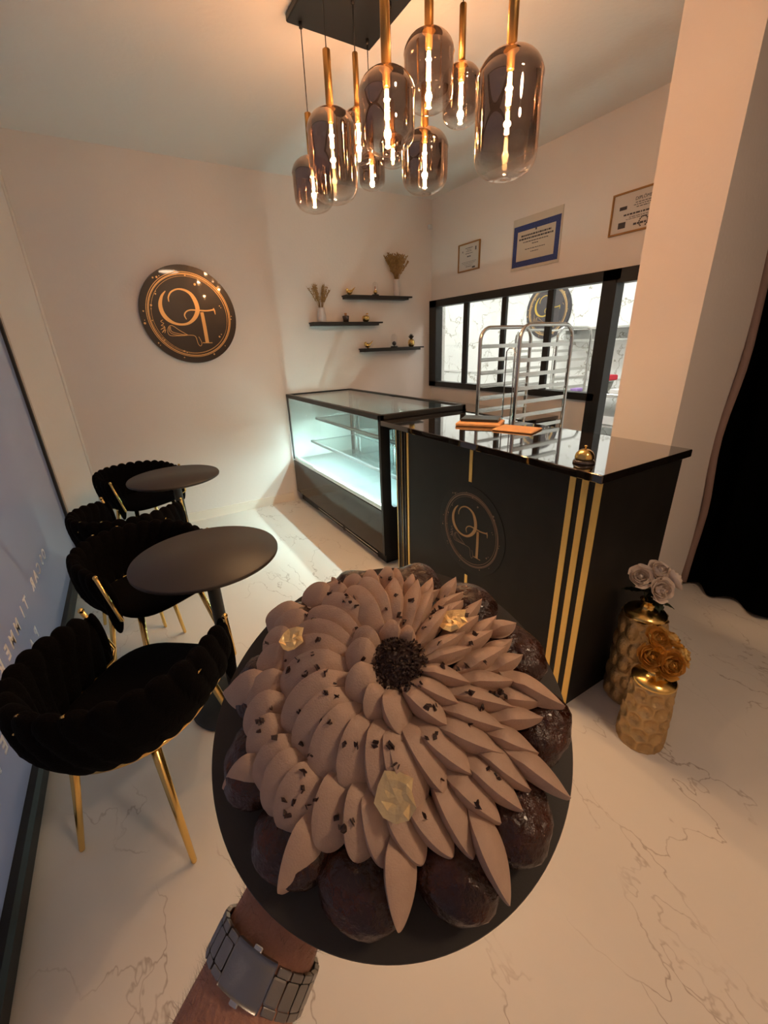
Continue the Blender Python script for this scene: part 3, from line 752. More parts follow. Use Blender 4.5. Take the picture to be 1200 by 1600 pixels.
canopy = tag(MB().box(-.212, .212, -.60, .60, -.03, 0, .004).obj('ceiling_canopy', M['black'], None, (1.178, 1.745, CZ)), 'black rectangular ceiling plate the glass pendants hang from', 'canopy')
PEND = [('smoked glass pendant hanging furthest to the left, behind the tall one', 1.02, 2.31, 2.473, 2.361, 2.133, .196),
        ('tall smoked glass pendant on the left of the cluster', .99, 2.01, 2.577, 2.425, 2.095, .205),
        ('small smoked glass pendant between the tall left one and the big round one', 1.16, 2.08, 2.616, 2.481, 2.283, .140),
        ('big rounded smoked glass pendant on a thick brass stem, left of centre', .97, 1.533, 2.497, 2.347, 2.123, .188),
        ('rounded smoked glass pendant at the top centre of the cluster', 1.18, 1.58, 2.665, 2.510, 2.290, .176),
        ('small smoked glass pendant right of centre with a slim brass stem', 1.34, 1.59, 2.573, 2.462, 2.278, .138),
        ('tallest smoked glass pendant, alone on the right and nearest the camera', 1.25, 1.25, 2.486, 2.332, 2.005, .205),
        ('rounded smoked glass pendant hanging low under the top centre one', 1.34, 1.82, 2.450, 2.352, 2.122, .200),
        ('smallest low glass pendant beside the tall left one', 1.335, 2.27, 2.498, 2.409, 2.253, .134),
        ('little glass pendant half hidden below the big round one', 1.31, 2.03, 2.469, 2.400, 2.274, .120)]
for lb, x, y, zt, zg, zb, d in PEND:
    t = thing('pendant_lamp', lb, 'pendant lamp', (x, y, zb), 0, 'smoked glass pendants')
    h = zg - zb; r = d / 2
    zt += .05 if h < .25 else 0.03
    def prof(r, h):
        top = r * .80; bot = r * .62
        pr = [(.0005, .004 * r / .1)]
        pr += [(r * math.sin(q) ** .82 * .985, bot * (1 - math.cos(q))) for q in [PI / 2 * k / 9 for k in range(1, 10)]]
        pr += [(r, bot + (h - bot - top) * .5), (r * .99, h - top)]
        pr += [(r * .99 * math.cos(q) ** .8 + .004, h - top + top * math.sin(q)) for q in [PI / 2 * k / 9 for k in range(1, 9)]]
        pr += [(.022, h)]
        return pr
    MB().lathe(prof(r, h), 40).obj('glass_shade', M['smoke'], t)
    rs = .0155 if d > .15 else .0125
    MB().lathe([(0, h - .008), (rs, h - .008), (rs, zt - zb), (rs * .9, zt - zb + .003), (0, zt - zb + .003)], 20, fn=lambda r_, z_, q: r_ * (1 + .05 * math.cos(8 * q))).obj('brass_stem', M['brass'], t)
    MB().lathe([(0, h - .045), (.012, h - .045), (.013, h - .004), (.024, h), (.024, h + .004), (0, h + .006)], 20).obj('lamp_socket', M['brass'], t)
    MB().tube([(0, 0, zt - zb), (0, 0, CZ - zb - .028)], .0022, 6).obj('cord', M['black'], t)
    MB().lathe([(0, 0), (.008, 0), (.008, .02), (.0, .02)], 10, (0, 0, CZ - zb - .052)).obj('cord_grip', M['black'], t)
    bl = min(.10, h * .45)
    bb = MB().lathe([(.0005, -bl), (.008, -bl + .002), (.0125, -bl + .012), (.0135, -bl * .5), (.010, -.010), (.009, 0)], 16, (0, 0, h - .045)).obj('bulb', M['clear'], t)
    fb = MB()
    for k in range(4):
        q = k * PI / 2 + .4
        fb.tube([(.004 * math.cos(q), .004 * math.sin(q), h - .052), (.0055 * math.cos(q + .5), .0055 * math.sin(q + .5), h - .045 - bl * .86)], .0029, 6)
    fb.obj('filament', M['filament'], bb)
    l = bpy.data.lights.new('pendant_light', 'POINT'); l.energy = BULB_W * (1.0 if d > .15 else .75); l.color = BULB_C; l.shadow_soft_size = .012
    lo = bpy.data.objects.new('pendant_light', l); COL.objects.link(lo); lo.location = (0, 0, h - .045 - bl * .5); lo.parent = t

# ------------------------------------------------------------------ cafe tables
def cafe_table(label, x, y):
    t = thing('cafe_table', label, 'table', (x, y, 0), 0, 'round black cafe tables')
    MB().lathe([(0, .732), (.272, .732), (.279, .736), (.280, .744), (.277, .750), (0, .750)], 72).obj('table_top', M['tabletop'], t)
    MB().lathe([(.0, .0), (.026, .012), (.026, .70), (.05, .72), (.05, .732), (0, .732)], 24).obj('pedestal', M['blackmatte'], t)
    MB().lathe([(0, 0), (.195, 0), (.197, .004), (.190, .008), (.04, .014), (0, .014)], 48).obj('table_base', mat('base_metal', (.03, .035, .04), .22), t)
cafe_table('round black cafe table beside the nearest chair', .135, 1.652)
cafe_table('round black cafe table further back near the white wall', .155, 2.985)

# ------------------------------------------------------------------ woven barrel chairs
def make_chair():
    t = thing('barrel_chair', 'chair', 'chair', group='black woven barrel chairs')
    ARM = .17; Rb = .255
    tot = PI * Rb + 2 * ARM
    def path(s, R):
        """s 0..1 along the U, local forward = +x; returns x,y,nx,ny"""
        l = s * tot
        if l < ARM: return (ARM - l, R, 0, 1)
        if l > tot - ARM: return (l - (tot - ARM), -R, 0, -1)
        q = (l - ARM) / Rb + PI / 2
        return (R * math.cos(q), R * math.sin(q), math.cos(q), math.sin(q))
    NL = 19
    def fn(layer, sgn):
        def f(a, c):
            s = .5 + (a - .5) * .995; w = 2 * PI * c
            e = min(1.0, min(a, 1 - a) / .045) ** .5
            zt = .765 - .035 * abs(2 * a - 1) ** 3; zb = .500
            zm = (zt + zb) / 2; hh = (zt - zb) / 2
            cs, sn = math.cos(w), math.sin(w)
            u = sn
            ph = NL * PI * s + 1.9 * u + .5 * math.sin(3 * u)
            bump = abs(math.sin(ph)) ** .6
            th = (.024 + .017 * bump * (.7 + .3 * math.sin(NL * PI * s * .5 + 2.5 * u) ** 2)) * (.35 + .65 * e)
            z = zm + (hh - .018 + .020 * bump * abs(sn) ** 3) * (.75 + .25 * e) * (abs(sn) ** .7 * (1 if sn > 0 else -1))
            lean = .035 * (z - .46) / .3 - .020 * (1 - min(1, (z - zb) / .1)) 
            R = Rb + lean + th * (abs(cs) ** .7 * (1 if cs > 0 else -1))
            x, y, nx, ny = path(s, R)
            return (x, y, z)
        return f
    MB().grid(fn(0, 1), 205, 30, closev=True).add([], []).obj('woven_back', M['velvet'], t)
    # end caps of the band are rounded pads
    for s_ in (1, -1):
        MB().sphere((ARM - .004, s_ * (Rb + .012), .585), .1, 14, 14, (.22, .30, 1.42)).obj('arm_pad', M['velvet'], t)
    # gold rails threaded through the weave, front posts, under rim
    for s_, z, off, l_ in ((.10, .690, .052, .010), (.22, .645, .047, .012), (.335, .700, .053, .010), (.44, .705, .053, .012), (.50, .630, .045, .009), (.575, .700, .053, .012), (.69, .650, .047, .014), (.82, .690, .052, .010), (.46, .762, .040, .006), (.56, .762, .040, .006)):
        x, y, nx, ny = path(s_, Rb + off); x2, y2, _, _ = path(s_ + .012, Rb + off)
        tg_ = Vector((x2 - x, y2 - y, 0)).normalized()
        MB().tube([Vector((x, y, z)) - tg_ * l_, Vector((x, y, z + .003)) + tg_ * l_], .0042, 6).obj('weave_clip', M['gold'], t)
    pts = []
    for k in range(61):
        x, y, nx, ny = path(k / 60, Rb - .008); pts.append((x, y, .503))
    pts = [(ARM - .012, Rb + .040, .738), (ARM + .040, Rb + .012, .528)] + pts + [(ARM + .040, -Rb - .012, .528), (ARM - .012, -Rb - .040, .738)]
    MB().tube(pts, .0085, 8).obj('rim_frame', M['gold'], t)
    for s_ in (1, -1): MB().sphere((ARM - .012, s_ * (Rb + .040), .742), .011, 10, 8).obj('rim_knob', M['gold'], t)
    # seat cushion
    def seat(a, c):
        q = 2 * PI * a
        ex = .245 * (abs(math.cos(q)) ** .6) * (1 if math.cos(q) > 0 else -1) + .03; ey = .232 * (abs(math.sin(q)) ** .6) * (1 if math.sin(q) > 0 else -1)
        pr = [(.0, .530), (.6, .528), (.9, .522), (.98, .514), (1, .505), (.98, .497), (.9, .492), (0, .490)]
        i = c * 7; k = min(6, int(i)); f = i - k
        r = pr[k][0] + (pr[k + 1][0] - pr[k][0]) * f; z = pr[k][1] + (pr[k + 1][1] - pr[k][1]) * f
        return (.03 + (ex - .03) * r, ey * r, z)
    MB().grid(seat, 40, 15, closeu=True).obj('seat', M['velvet'], t)
    for sx, sy in ((.17, .17), (.17, -.17), (-.14, .16), (-.14, -.16)):
        tx, ty = sx * 1.36, sy * 1.38
        MB().tube([(sx * .92, sy * .92, .505), (tx, ty, .006), (tx, ty, 0)], [.0165, .0095, .008], 14).obj('leg', M['gold'], t)
    return t
chair = make_chair()
def place(o, x, y, fx, fy, lb):
    o.location = (x, y, 0); o.scale = (.98, .88, .93); o.rotation_euler = (0, 0, math.atan2(fy, fx)); o['label'] = lb
c2 = copy_tree(chair); c3 = copy_tree(chair); c4 = copy_tree(chair)
place(chair, -.182, 1.298, .604, .797, 'black woven velvet barrel chair nearest the camera, beside the cake')
place(c2, -.100, 2.065, .468, -.884, 'black woven barrel chair behind the near round table, facing the camera')
place(c3, -.150, 2.685, .604, .797, 'black woven barrel chair mostly hidden, seen between two others')
place(c4, -.063, 3.545, .468, -.884, 'black woven barrel chair furthest away, against the white wall')

for o_ in (c2, c3, c4): o_.scale = (.91, .88, .93)
# ------------------------------------------------------------------ curtain on the right
def curtain():
    def f(a, c):
        y = 1.015 - a * 1.9
        z = .012 + .02 * math.sin(a * 37) ** 2 * (1 - c) + c * (CZ - .048)
        amp = .045 * (1 - .35 * c)
        x = 2.80 + amp * math.sin(a * 52 + .6 * math.sin(c * 3)) + .02 * math.sin(a * 23 + c * 2) + .05 * a
        return (x, y, z)
    b = MB().grid(f, 180, 14)
    b2 = MB().grid(lambda a, c: tuple(Vector(f(a, c)) + Vector((.012, 0, 0))), 180, 14)
    return b.add(b2.v, b2.f, True)
ct = thing('black_curtain', 'floor length black curtain on the right edge', 'curtain', (2.8, .5, 0))
curtain().mapped(lambda v: v - Vector((2.8, .5, 0))).obj('curtain_cloth', M['curtain'], ct)
MB().tube([(.0 + .03 * math.sin(k * .6), .505 + .006 * math.sin(k), .03 + k * (CZ - .06) / 24) for k in range(25)], .020, 8).obj('curtain_edge', M['curtainedge'], ct)
o = tag(MB().tube([(2.82, 1.01, CZ - .012), (2.82, -.95, CZ - .012)], .010, 8).obj('curtain_rail', M['black']), 'black rail under the ceiling carrying the curtain', 'rail')

# ------------------------------------------------------------------ gold floor vases and roses
def floor_vase(label, x, y, h, r, kind):
    t = thing('floor_vase', label, 'vase', (x, y, 0))
    n = 36
    hr = h - .02
    def f(a, c):
        q = 2 * PI * a; z = c * hr
        rr = r * (1 - .13 * (z / hr) ** 2) * (1 if z > .02 else .95 + z * 2.5)
        if True:
            rows = 5.2; row = z / hr * rows; k = math.floor(row); best = 9
            for kk in (k - 1, k, k + 1):
                u = (q / (2 * PI) * 9 + (kk % 2) * .5) % 1 - .5; v = row - kk - .5
                best = min(best, math.hypot(u * 1.05, v))
            d = max(0, 1 - best / .56)
            if kind == 'honey': rr -= .015 * min(1, d * 1.7)
            else: rr += .011 * max(0, 1 - (best / .45) ** 2) ** .5
        return (rr * math.cos(q), rr * math.sin(q), z)
    MB().grid(f, 108, 70, closeu=True).obj('vase_body', M['vasegold'], t)
    rt = r * .87
    MB().lathe([(rt, hr - .001), (rt * 1.01, hr + .006), (rt * .94, hr + .014), (rt * .6, h + .006), (.030, h + .012), (.026, h + .020), (.026, h + .045), (.030, h + .048), (.022, h + .048), (.022, h + .01), (0, h + .005)], 40).obj('vase_shoulder', M['gold'], t)
    MB().lathe([(0, 0), (r * .93, 0), (r * .93, .006), (0, .006)], 30).obj('vase_foot', M['vasegold'], t)
    return t
V1 = (1.468, .535); V2 = (1.640, .688)
floor_vase('gold vase with round hammered dimples, in front of the taller one', *V1, .318, .086, 'honey')
floor_vase('taller gold vase with beaded sides behind the dimpled one', *V2, .455, .090, 'bead')
def bloom(m, R, seed, n=22):
    rnd = random.Random(seed); b = MB()
    for k in range(n):
        u = k / (n - 1); q0 = k * 2.4 + rnd.uniform(-.25, .25)
        wd = 2.3 - 1.0 * u; rm = R * (.10 + .88 * u); top = R * (.62 - .42 * u + rnd.uniform(-.04, .04)); flare = max(0, u - .45) * 1.1
        def f(a, c):
            q = q0 + (a - .5) * wd; e_ = abs(2 * a - 1)
            s_ = c * (1 - .22 * e_ ** 2.2)
            rad = rm * (.25 + .95 * math.sin(min(1, s_ * 1.25) * PI / 2)) - rm * .16 * (1 - flare * 2) * s_ ** 4 + R * .22 * flare * s_ ** 3
            rad += R * .035 * math.sin(a * 11 + k * 1.7) * s_ + R * .02 * e_
            z = -R * .62 + (top + R * .62) * s_ - R * .18 * flare * s_ ** 5
            return (rad * math.cos(q), rad * math.sin(q), z)
        b.grid(f, 9, 8)
    b.sphere((0, 0, R * .1), R * .3, 8, 6, (.8, .8, 1.2))
    return b
def rose(name, label, base, head, dirv, R, mp, ml, grp, seed, leaves=0):
    t = thing(name, label, 'rose', base, 0, grp)
    h = Vector(head) - Vector(base); d = Vector(dirv).normalized()
    rot = Vector((0, 0, 1)).rotation_difference(d).to_matrix()
    bloom(mp, R * 1.18, seed).mapped(lambda v: rot @ v + h).obj('bloom', mp, t)
    MB().tube([(0, 0, 0), h * .5 + Vector((0, 0, .01)), h - d * R * .4], .0028, 6).obj('stem', ml, t)
    rnd = random.Random(seed + 5)
    for k in range(leaves):
        q = rnd.uniform(0, 2 * PI); s0 = h * .62 - Vector((0, 0, .012)); ln = rnd.uniform(.05, .075)
        ax = Vector((math.cos(q), math.sin(q), rnd.uniform(-.35, .15))).normalized(); sd = ax.cross(Vector((0, 0, 1))).normalized()
        b = MB(); n = 8
        vs = []
        for i in range(n + 1):
            u = i / n; w_ = .021 * math.sin(PI * u ** .8) * (1 - .35 * (i % 2))
            p = s0 + ax * ln * u - Vector((0, 0, .02 * u * u))
            vs += [p + sd * w_, p + Vector((0, 0, -.003)), p - sd * w_]
        b.add(vs, [(3 * i + j, 3 * i + 3 + j, 3 * i + 4 + j, 3 * i + 1 + j) for i in range(n) for j in (0, 1)], True)
        b.obj('leaf', ml, t)
    return t
cv = Vector((-.47, -.75, .45))
nx1, ny1 = V1; zb1 = .372; nx2, ny2 = V2; zb2 = .515
# heads given as offsets right/up/toward the room from each neck
rt_ = Vector((.86, -.51, 0))
def hd(n, z, r, u, fwd): return tuple(Vector((n[0], n[1], z)) + rt_ * r + Vector((0, 0, u)) + Vector((-.51, -.86, 0)) * fwd)
GR = [('gold rose at the left of the gold bunch', -.058, .062, .03, (-.5, -.6, .6), .036), ('gold rose facing forward in the middle of the gold bunch', .006, .040, .050, (-.45, -.75, .55), .038),
      ('gold rose at the right end of the gold bunch', .072, .050, .01, (.5, -.7, .5), .035), ('gold rose highest at the back of the gold bunch', -.012, .100, -.015, (-.2, -.6, .8), .037),
      ('gold rose behind the right hand one in the gold bunch', .050, .088, -.030, (.5, -.3, .8), .034)]
for k, (lb, a, u, fw, dr, R) in enumerate(GR):
    rose('gold_rose', lb, (nx1, ny1, zb1 - .04), hd(V1, zb1, a, u, fw), dr, R, M['rosegold'], M['rosegold'], 'gold artificial roses', 11 + k, 1 if k in (1, 2) else 0)
WR = [('pale white rose at the left of the white bunch', -.055, .098, 0, (-.6, -.5, .7), .034), ('white rose at the front centre of the white bunch', .008, .062, .045, (-.4, -.8, .5), .036),
      ('white rose at the top back of the white bunch', .030, .110, -.02, (-.1, -.5, .9), .035), ('white rose at the right end of the white bunch', .085, .082, .0, (.6, -.6, .5), .035)]
for k, (lb, a, u, fw, dr, R) in enumerate(WR):
    rose('white_rose', lb, (nx2, ny2, zb2 - .05), hd(V2, zb2, a, u, fw), dr, R, M['rosewhite'], M['leaf'], 'white artificial roses', 31 + k, 3)

# ------------------------------------------------------------------ cake on its board (local u,v,h)
KS = .867
CC = Vector((.11540, .20296, 1.24788))
Ua = Vector((.87607, -.47447, .08586)); Vb = Vector((.40581, .82171, .40014)); Nn = Vector((-.26041, -.31571, .91242))
CM = Matrix(((Ua.x, Vb.x, Nn.x, CC.x), (Ua.y, Vb.y, Nn.y, CC.y), (Ua.z, Vb.z, Nn.z, CC.z), (0, 0, 0, 1)))
def cake_root(name, label, cat):
    o = bpy.data.objects.new(name, None); COL.objects.link(o); o.matrix_world = CM; o.empty_display_size = .03
    return tag(o, label, cat)
K = lambda v: v * KS
bo = MB().lathe([(0, -.004), (.1495, -.004), (.150, -.003), (.150, -.001), (.1495, 0), (0, 0)], 128, smooth=False).mapped(K).obj('cake_board', M['board'])
bo.matrix_world = CM
tag(bo, 'round black cake board held up in front of the camera', 'cake board')
cake = cake_root('flower_cake', 'big praline flower cake with piped petals on a black board', 'cake')
PETALS = [(1,.0127,.0156,.0108,.0353,.0141),(1,.0230,.0143,.0246,.0284,.0128),(1,.0020,.0126,-.0155,.0298,.0164),(1,.0014,.0053,-.0227,.0116,.0177),(1,.0018,-.0039,-.0224,-.0173,.0185),(1,.0031,-.0124,-.0089,-.0335,.0148),(1,.0093,-.0154,.0116,-.0454,.0150),(1,.0172,-.0135,.0429,-.0426,.0151),(1,.0229,-.0110,.0528,-.0300,.0132),(1,.0294,-.0041,.0640,-.0173,.0123),(1,.0324,.0013,.0715,.0096,.0118),(1,.0330,.0049,.0694,.0229,.0116),(1,.0298,.0138,.0625,.0507,.0121),(2,.0105,.0364,-.0108,.1016,.0210),(2,.0029,.0333,-.0240,.0903,.0212),(2,.0154,.0355,.0195,.0951,.0160),(2,.0242,.0310,.0412,.0902,.0137),(2,.0293,.0290,.0536,.0787,.0124),(2,-.0057,.0371,-.0465,.0863,.0192),(2,-.0123,.0268,-.0604,.0724,.0177),(2,-.0163,.0182,-.0696,.0561,.0190),(2,-.0201,.0128,-.0812,.0354,.0197),(2,-.0204,.0031,-.0788,.0089,.0224),(2,-.0185,-.0063,-.0742,-.0235,.0247),(2,-.0157,-.0174,-.0644,-.0403,.0228),(2,-.0108,-.0261,-.0511,-.0569,.0221),(2,-.0070,-.0314,-.0298,-.0669,.0196),(2,.0012,-.0353,-.0071,-.0757,.0187),(2,.0080,-.0398,.0074,-.0785,.0181),(2,.0098,-.0418,.0164,-.0840,.0180),(2,.0167,-.0373,.0355,-.0777,.0161),(2,.0257,-.0399,.0547,-.0686,.0159),(2,.0387,-.0373,.0776,-.0584,.0158),(2,.0447,-.0284,.0840,-.0449,.0141),(2,.0507,-.0199,.0940,-.0315,.0136),(2,.0638,-.0115,.1003,-.0129,.0132),(2,.0638,-.0015,.1021,.0157,.0137),(2,.0625,.0133,.0944,.0291,.0127),(2,.0575,.0241,.0865,.0432,.0120),(2,.0563,.0428,.0775,.0605,.0115),(3,-.0747,.0868,-.1095,.0879,.0174),(3,-.0624,.0684,-.0980,.0761,.0172),(3,-.0434,.0941,-.0725,.1097,.0182),(3,-.0785,.0506,-.1063,.0591,.0183),(3,-.0758,.0309,-.1082,.0364,.0206),(3,-.0764,.0097,-.1128,.0070,.0201),(3,-.0764,-.0068,-.1112,-.0145,.0221),(3,-.0755,-.0221,-.1051,-.0329,.0223),(3,-.0635,-.0367,-.0973,-.0514,.0218),(3,-.0552,-.0476,-.0890,-.0677,.0226),(3,-.0450,-.0547,-.0779,-.0794,.0220),(3,-.0297,-.0589,-.0490,-.0941,.0178),(3,-.0167,-.0665,-.0261,-.1026,.0168),(3,-.0110,-.0712,-.0088,-.1067,.0166),(3,.0027,-.0820,.0148,-.1077,.0155),(3,.0168,-.0804,.0340,-.1062,.0155),(3,.0332,-.0727,.0465,-.1080,.0156),(3,.0440,-.0688,.0677,-.0928,.0159),(3,.0570,-.0614,.0836,-.0877,.0162),(3,.0670,-.0551,.0921,-.0777,.0157),(3,.0773,-.0447,.1039,-.0576,.0150),(3,.0833,-.0353,.1150,-.0356,.0143),(3,.0895,-.0221,.1171,-.0251,.0137),(3,.0917,.0017,.1149,.0110,.0134),(3,.0904,.0144,.1106,.0250,.0120),(3,.0786,.0276,.1041,.0481,.0119),(3,.0712,.0395,.0968,.0680,.0112),(3,.0564,.0567,.0814,.0755,.0109),(3,.0451,.0691,.0605,.0779,.0099),(3,-.0275,.0868,-.0521,.1089,.0149),(3,-.0158,.0970,-.0284,.1149,.0151),(3,.0006,.0937,-.0062,.1214,.0139),(3,.0141,.0980,.0122,.1229,.0139),(3,.0238,.0905,.0220,.1189,.0107),(3,.0331,.0840,.0379,.1049,.0105),(3,.0424,.0692,.0561,.0969,.0113),(4,-.0897,.0160,-.1391,.0221,.0235),(4,-.0913,-.0405,-.1266,-.0490,.0183),(4,-.0493,-.0756,-.0786,-.1114,.0171),(4,.0029,-.0941,-.0039,-.1356,.0173),(4,.0520,-.0882,.0639,-.1304,.0168),(4,.0823,-.0543,.1190,-.0830,.0160),(4,.0975,-.0071,.1359,-.0278,.0187),(4,.0962,.0342,.1194,.0407,.0152),(4,.0612,.0673,.0791,.0969,.0131),(4,-.0339,.0977,-.0428,.1251,.0104),]
NIBS=[ (-.0617,.0711),(-.0510,.0550),(-.0386,.0835),(-.0306,.0994),(-.0203,.0653),(-.0147,.0653),(-.0174,.0583),(-.0120,.0535),(-.0230,.0623),(.0023,.1133),(.0092,.1004),(.0171,.0945),(.0200,.0593),(.0113,.0472),(.0203,.0407),(.0319,.0537),(.0240,.0358),(.0372,.0255),(.0440,.0329),(.0477,.0401),(.0512,.0498),(.0554,.0445),(.0567,.0655),(.0622,.0656),(.0770,.0529),(.0756,.0422),(.0762,.0194),(.0709,.0111),(.0475,.0098),(.0463,-.0084),(.0584,-.0050),(.0645,-.0038),(.0777,-.0028),(.0782,-.0228),(.0812,-.0248),(.0856,-.0216),(.0879,-.0256),(.0616,-.0259),(.0668,-.0346),(.0578,-.0427),(.0202,-.0207),(.0303,-.0350),(.0356,-.0344),(-.0543,.0031),(-.0517,.0039),(-.0440,.0047),(-.0461,.0144),(-.0605,.0167),(-.0435,.0284),(-.0685,.0130),(-.0757,.0275),(-.0364,-.0028),(-.0355,-.0159),(-.0285,-.0186),(-.0293,-.0105),(-.0400,-.0310),(-.0339,-.0337),(-.0507,-.0475),(-.0575,-.0217),(-.0881,-.0178),(-.0818,-.0099),(-.0903,-.0245),(-.0899,-.0194),(-.0764,-.0325),(-.0564,-.0392),(-.0134,.0346),(-.0085,.0036),(-.0248,-.0470),(-.0167,-.0486),(-.0044,-.0493),(.0053,-.0517),(.0059,-.0621),(.0280,-.0504),(.0333,-.0495),(.0336,-.0703),(.0637,-.0672),(.0698,-.0723),(.0526,-.0848),(.0198,-.0865),(-.0689,-.0680),(-.0631,-.0698),(-.0559,-.0636),(-.0474,-.0714),(-.0530,-.0722),(-.0679,-.0755),(-.0353,-.0809),(-.0298,-.0877),(-.0244,-.0853),(-.0545,-.0555),(-.0977,.0535),(.0472,-.0040),(.0291,-.0190) ]
CUx, CUy = .0160, .0
def hs(r): return .084 - .055 * (r / .135) ** 1.5
# body under the petals
b = MB()
b.lathe([(0, .001), (.100, .001), (.104, .012), (.100, .030), (.085, .044), (.06, .057), (.03, .069), (0, .074)], 64, (.008, 0, 0), fn=lambda r, z, q: r * (1 + .02 * math.sin(q * 12)))
b.mapped(K).obj('cake_body', M['choux'], cake)
rnd = random.Random(5)
for k in range(12):
    q = math.radians(-106 + 30 * k + rnd.uniform(-3, 3)); rr = .1085 + rnd.uniform(-.001, .001)
    cx, cy = .006 + rr * math.cos(q), -.002 + rr * math.sin(q)
    ph = rnd.uniform(0, 6)
    def f(a, c, cx=cx, cy=cy, ph=ph):
        t_ = 2 * PI * a; w = PI * (c * .996 + .002)
        x, y, z = math.sin(w) * math.cos(t_), math.sin(w) * math.sin(t_), -math.cos(w)
        n_ = 1 + .05 * math.sin(3 * t_ + ph) * math.sin(w) + .03 * math.sin(5 * x + 7 * y + ph * 2 + 6 * z)
        return (cx + .0305 * x * n_, cy + .0305 * y * n_, .0195 + .0190 * z * n_)
    MB().grid(f, 32, 20, closeu=True).mapped(K).obj('choux_bun', M['choux'], cake)
pm = []
def petal(ring, ru, rv, tu, tv, w):
    A = Vector((ru, rv)); B = Vector((tu, tv)); d = B - A
    L_ = d.length
    A = A - d.normalized() * {1: .004, 2: .012, 3: .014, 4: .010}[ring]
    d = B - A; L_ = d.length; d.normalize(); n = Vector((-d.y, d.x))       # n: counter-clockwise side
    w = w * {1: 1.35, 2: 1.42, 3: 1.40, 4: 1.25}[ring]
    off = {1: .0035, 2: .0, 3: -.003, 4: -.002}[ring]
    HC = min(.0215, w * .62)
    # left-hand petals were piped rounder than the right-hand ones
    side = -(B.x - CUx) / .1
    blunt = max(0.0, min(1.0, .5 + side * .6)) if ring < 4 else .15
    NU = 17
    broad = [(-.60, 1.0), (-.36, .97), (-.08, .89), (.22, .76), (.52, .58), (.80, .34), (.96, .12), (1, 0)]
    steep = [(-.60, 1.0), (-.74, .62), (-.80, .30), (-.74, 0)]
    rndp = random.Random(int(tu * 9e4) ^ int(tv * 7e4))
    wob = rndp.uniform(-.04, .04)
    w = w * (1 + .30 * blunt)
    def shp(u):
        lens = max(0, math.sin(PI * u ** .85)) ** .72 * (1 - .16 * max(0, (u - .5) / .5) ** 2)
        rnd_ = (.12 + .88 * math.sin(min(1, u / .6) * PI / 2)) if u < .6 else max(0, 1 - ((u - .6) / .4) ** 2.3) ** .5
        return lens * (1 - blunt) + rnd_ * blunt
    def pt(u, pv, ph_):
        wid = shp(u) * (w / 2)
        crest = math.sin(PI * min(1, .12 + .80 * u)) ** .55 * min(1, (u / .38) ** 1.3)
        p = A + d * (L_ * u) + n * (pv * wid + w * wob * math.sin(PI * u))
        r = math.hypot(p.x - CUx, p.y - CUy)
        base = hs(min(r, .15)) + off - {1: .0, 2: .001, 3: .002, 4: 0}[ring] * u
        lift = {1: .004, 2: .004, 3: .004, 4: .003}[ring] * u ** 2
        hgt = HC * crest * (shp(u)) ** .5
        return (p.x, p.y, base + lift - .007 + (hgt + .007) * ph_)
    b = MB()
    for sec, fl in ((broad, False), (steep, True)):
        g_ = MB().grid(lambda a, c: pt(.002 + (1 - (1 - a) ** 1.7) * .997, *sec[int(round(c * (len(sec) - 1)))]), NU, len(sec))
        b.add(g_.v, [q[::-1] for q in g_.f] if fl else g_.f, True)
    nb, ns, o = len(broad), len(steep), NU * len(broad)
    for i in range(NU - 1):
        b.f.append([o + i * ns + ns - 1, o + (i + 1) * ns + ns - 1, (i + 1) * nb + nb - 1, i * nb + nb - 1]); b.sm.append(False)
    b.mapped(K)
    ob = b.obj('petal', M['mousse'], cake)
    me = ob.data
    me.update()
    # keep the crest crisp
    pm.append((b.v, b.f))
    return ob
for p_ in PETALS: petal(*p_)
av = []; af = []
for v_, f_l in pm:
    o = len(av); av += v_; af += [[i + o for i in q] for q in f_l]
bvh = BVHTree.FromPolygons([Vector(v) for v in av], af)
def drop(u, v):
    h_ = bvh.ray_cast(Vector((u * KS, v * KS, .2)), Vector((0, 0, -1)))
    return (h_[0], h_[1]) if h_[0] is not None else (Vector((u * KS, v * KS, .04)), Vector((0, 0, 1)))
def chip(b, p, s, rnd):
    ax = [Vector((rnd.uniform(-1, 1), rnd.uniform(-1, 1), rnd.uniform(-1, 1))).normalized() for _ in range(3)]
    pts = [p + ax[0] * s, p - ax[0] * s * .8, p + ax[1] * s * .7, p - ax[1] * s * .6, p + ax[2] * s * .6, p - ax[2] * s * .7]
    b.add(pts, [(0, 2, 4), (2, 1, 4), (1, 3, 4), (3, 0, 4), (2, 0, 5), (1, 2, 5), (3, 1, 5), (0, 3, 5)])
rnd = random.Random(3)
for u, v in NIBS:
    p, n = drop(u, v); b = MB(); s_ = rnd.uniform(.0021, .0035)
    chip(b, p + Vector((0, 0, .0008)), s_, rnd); chip(b, p + Vector((rnd.uniform(-.002, .002), rnd.uniform(-.002, .002), .001)), s_ * .8, rnd)
    b.obj('cocoa_nib', M['nib'], cake)
b = MB()
b.lathe([(0, 0), (.017, 0), (.013, .012), (0, .016)], 20, (CUx * KS, CUy * KS, .066)) 
for k in range(420):
    q = rnd.uniform(0, 2 * PI); r = .0180 * math.sqrt(rnd.random())
    z = .087 * KS * 1.0 + .007 * (1 - (r / .0180) ** 2) + rnd.uniform(-.001, .002)
    chip(b, Vector((CUx * KS + r * math.cos(q), CUy * KS + r * math.sin(q), z - .001)), rnd.uniform(.0012, .0022), rnd)
tag(b.obj('nib_mound', M['nib'], cake), None, None, None, 'stuff')
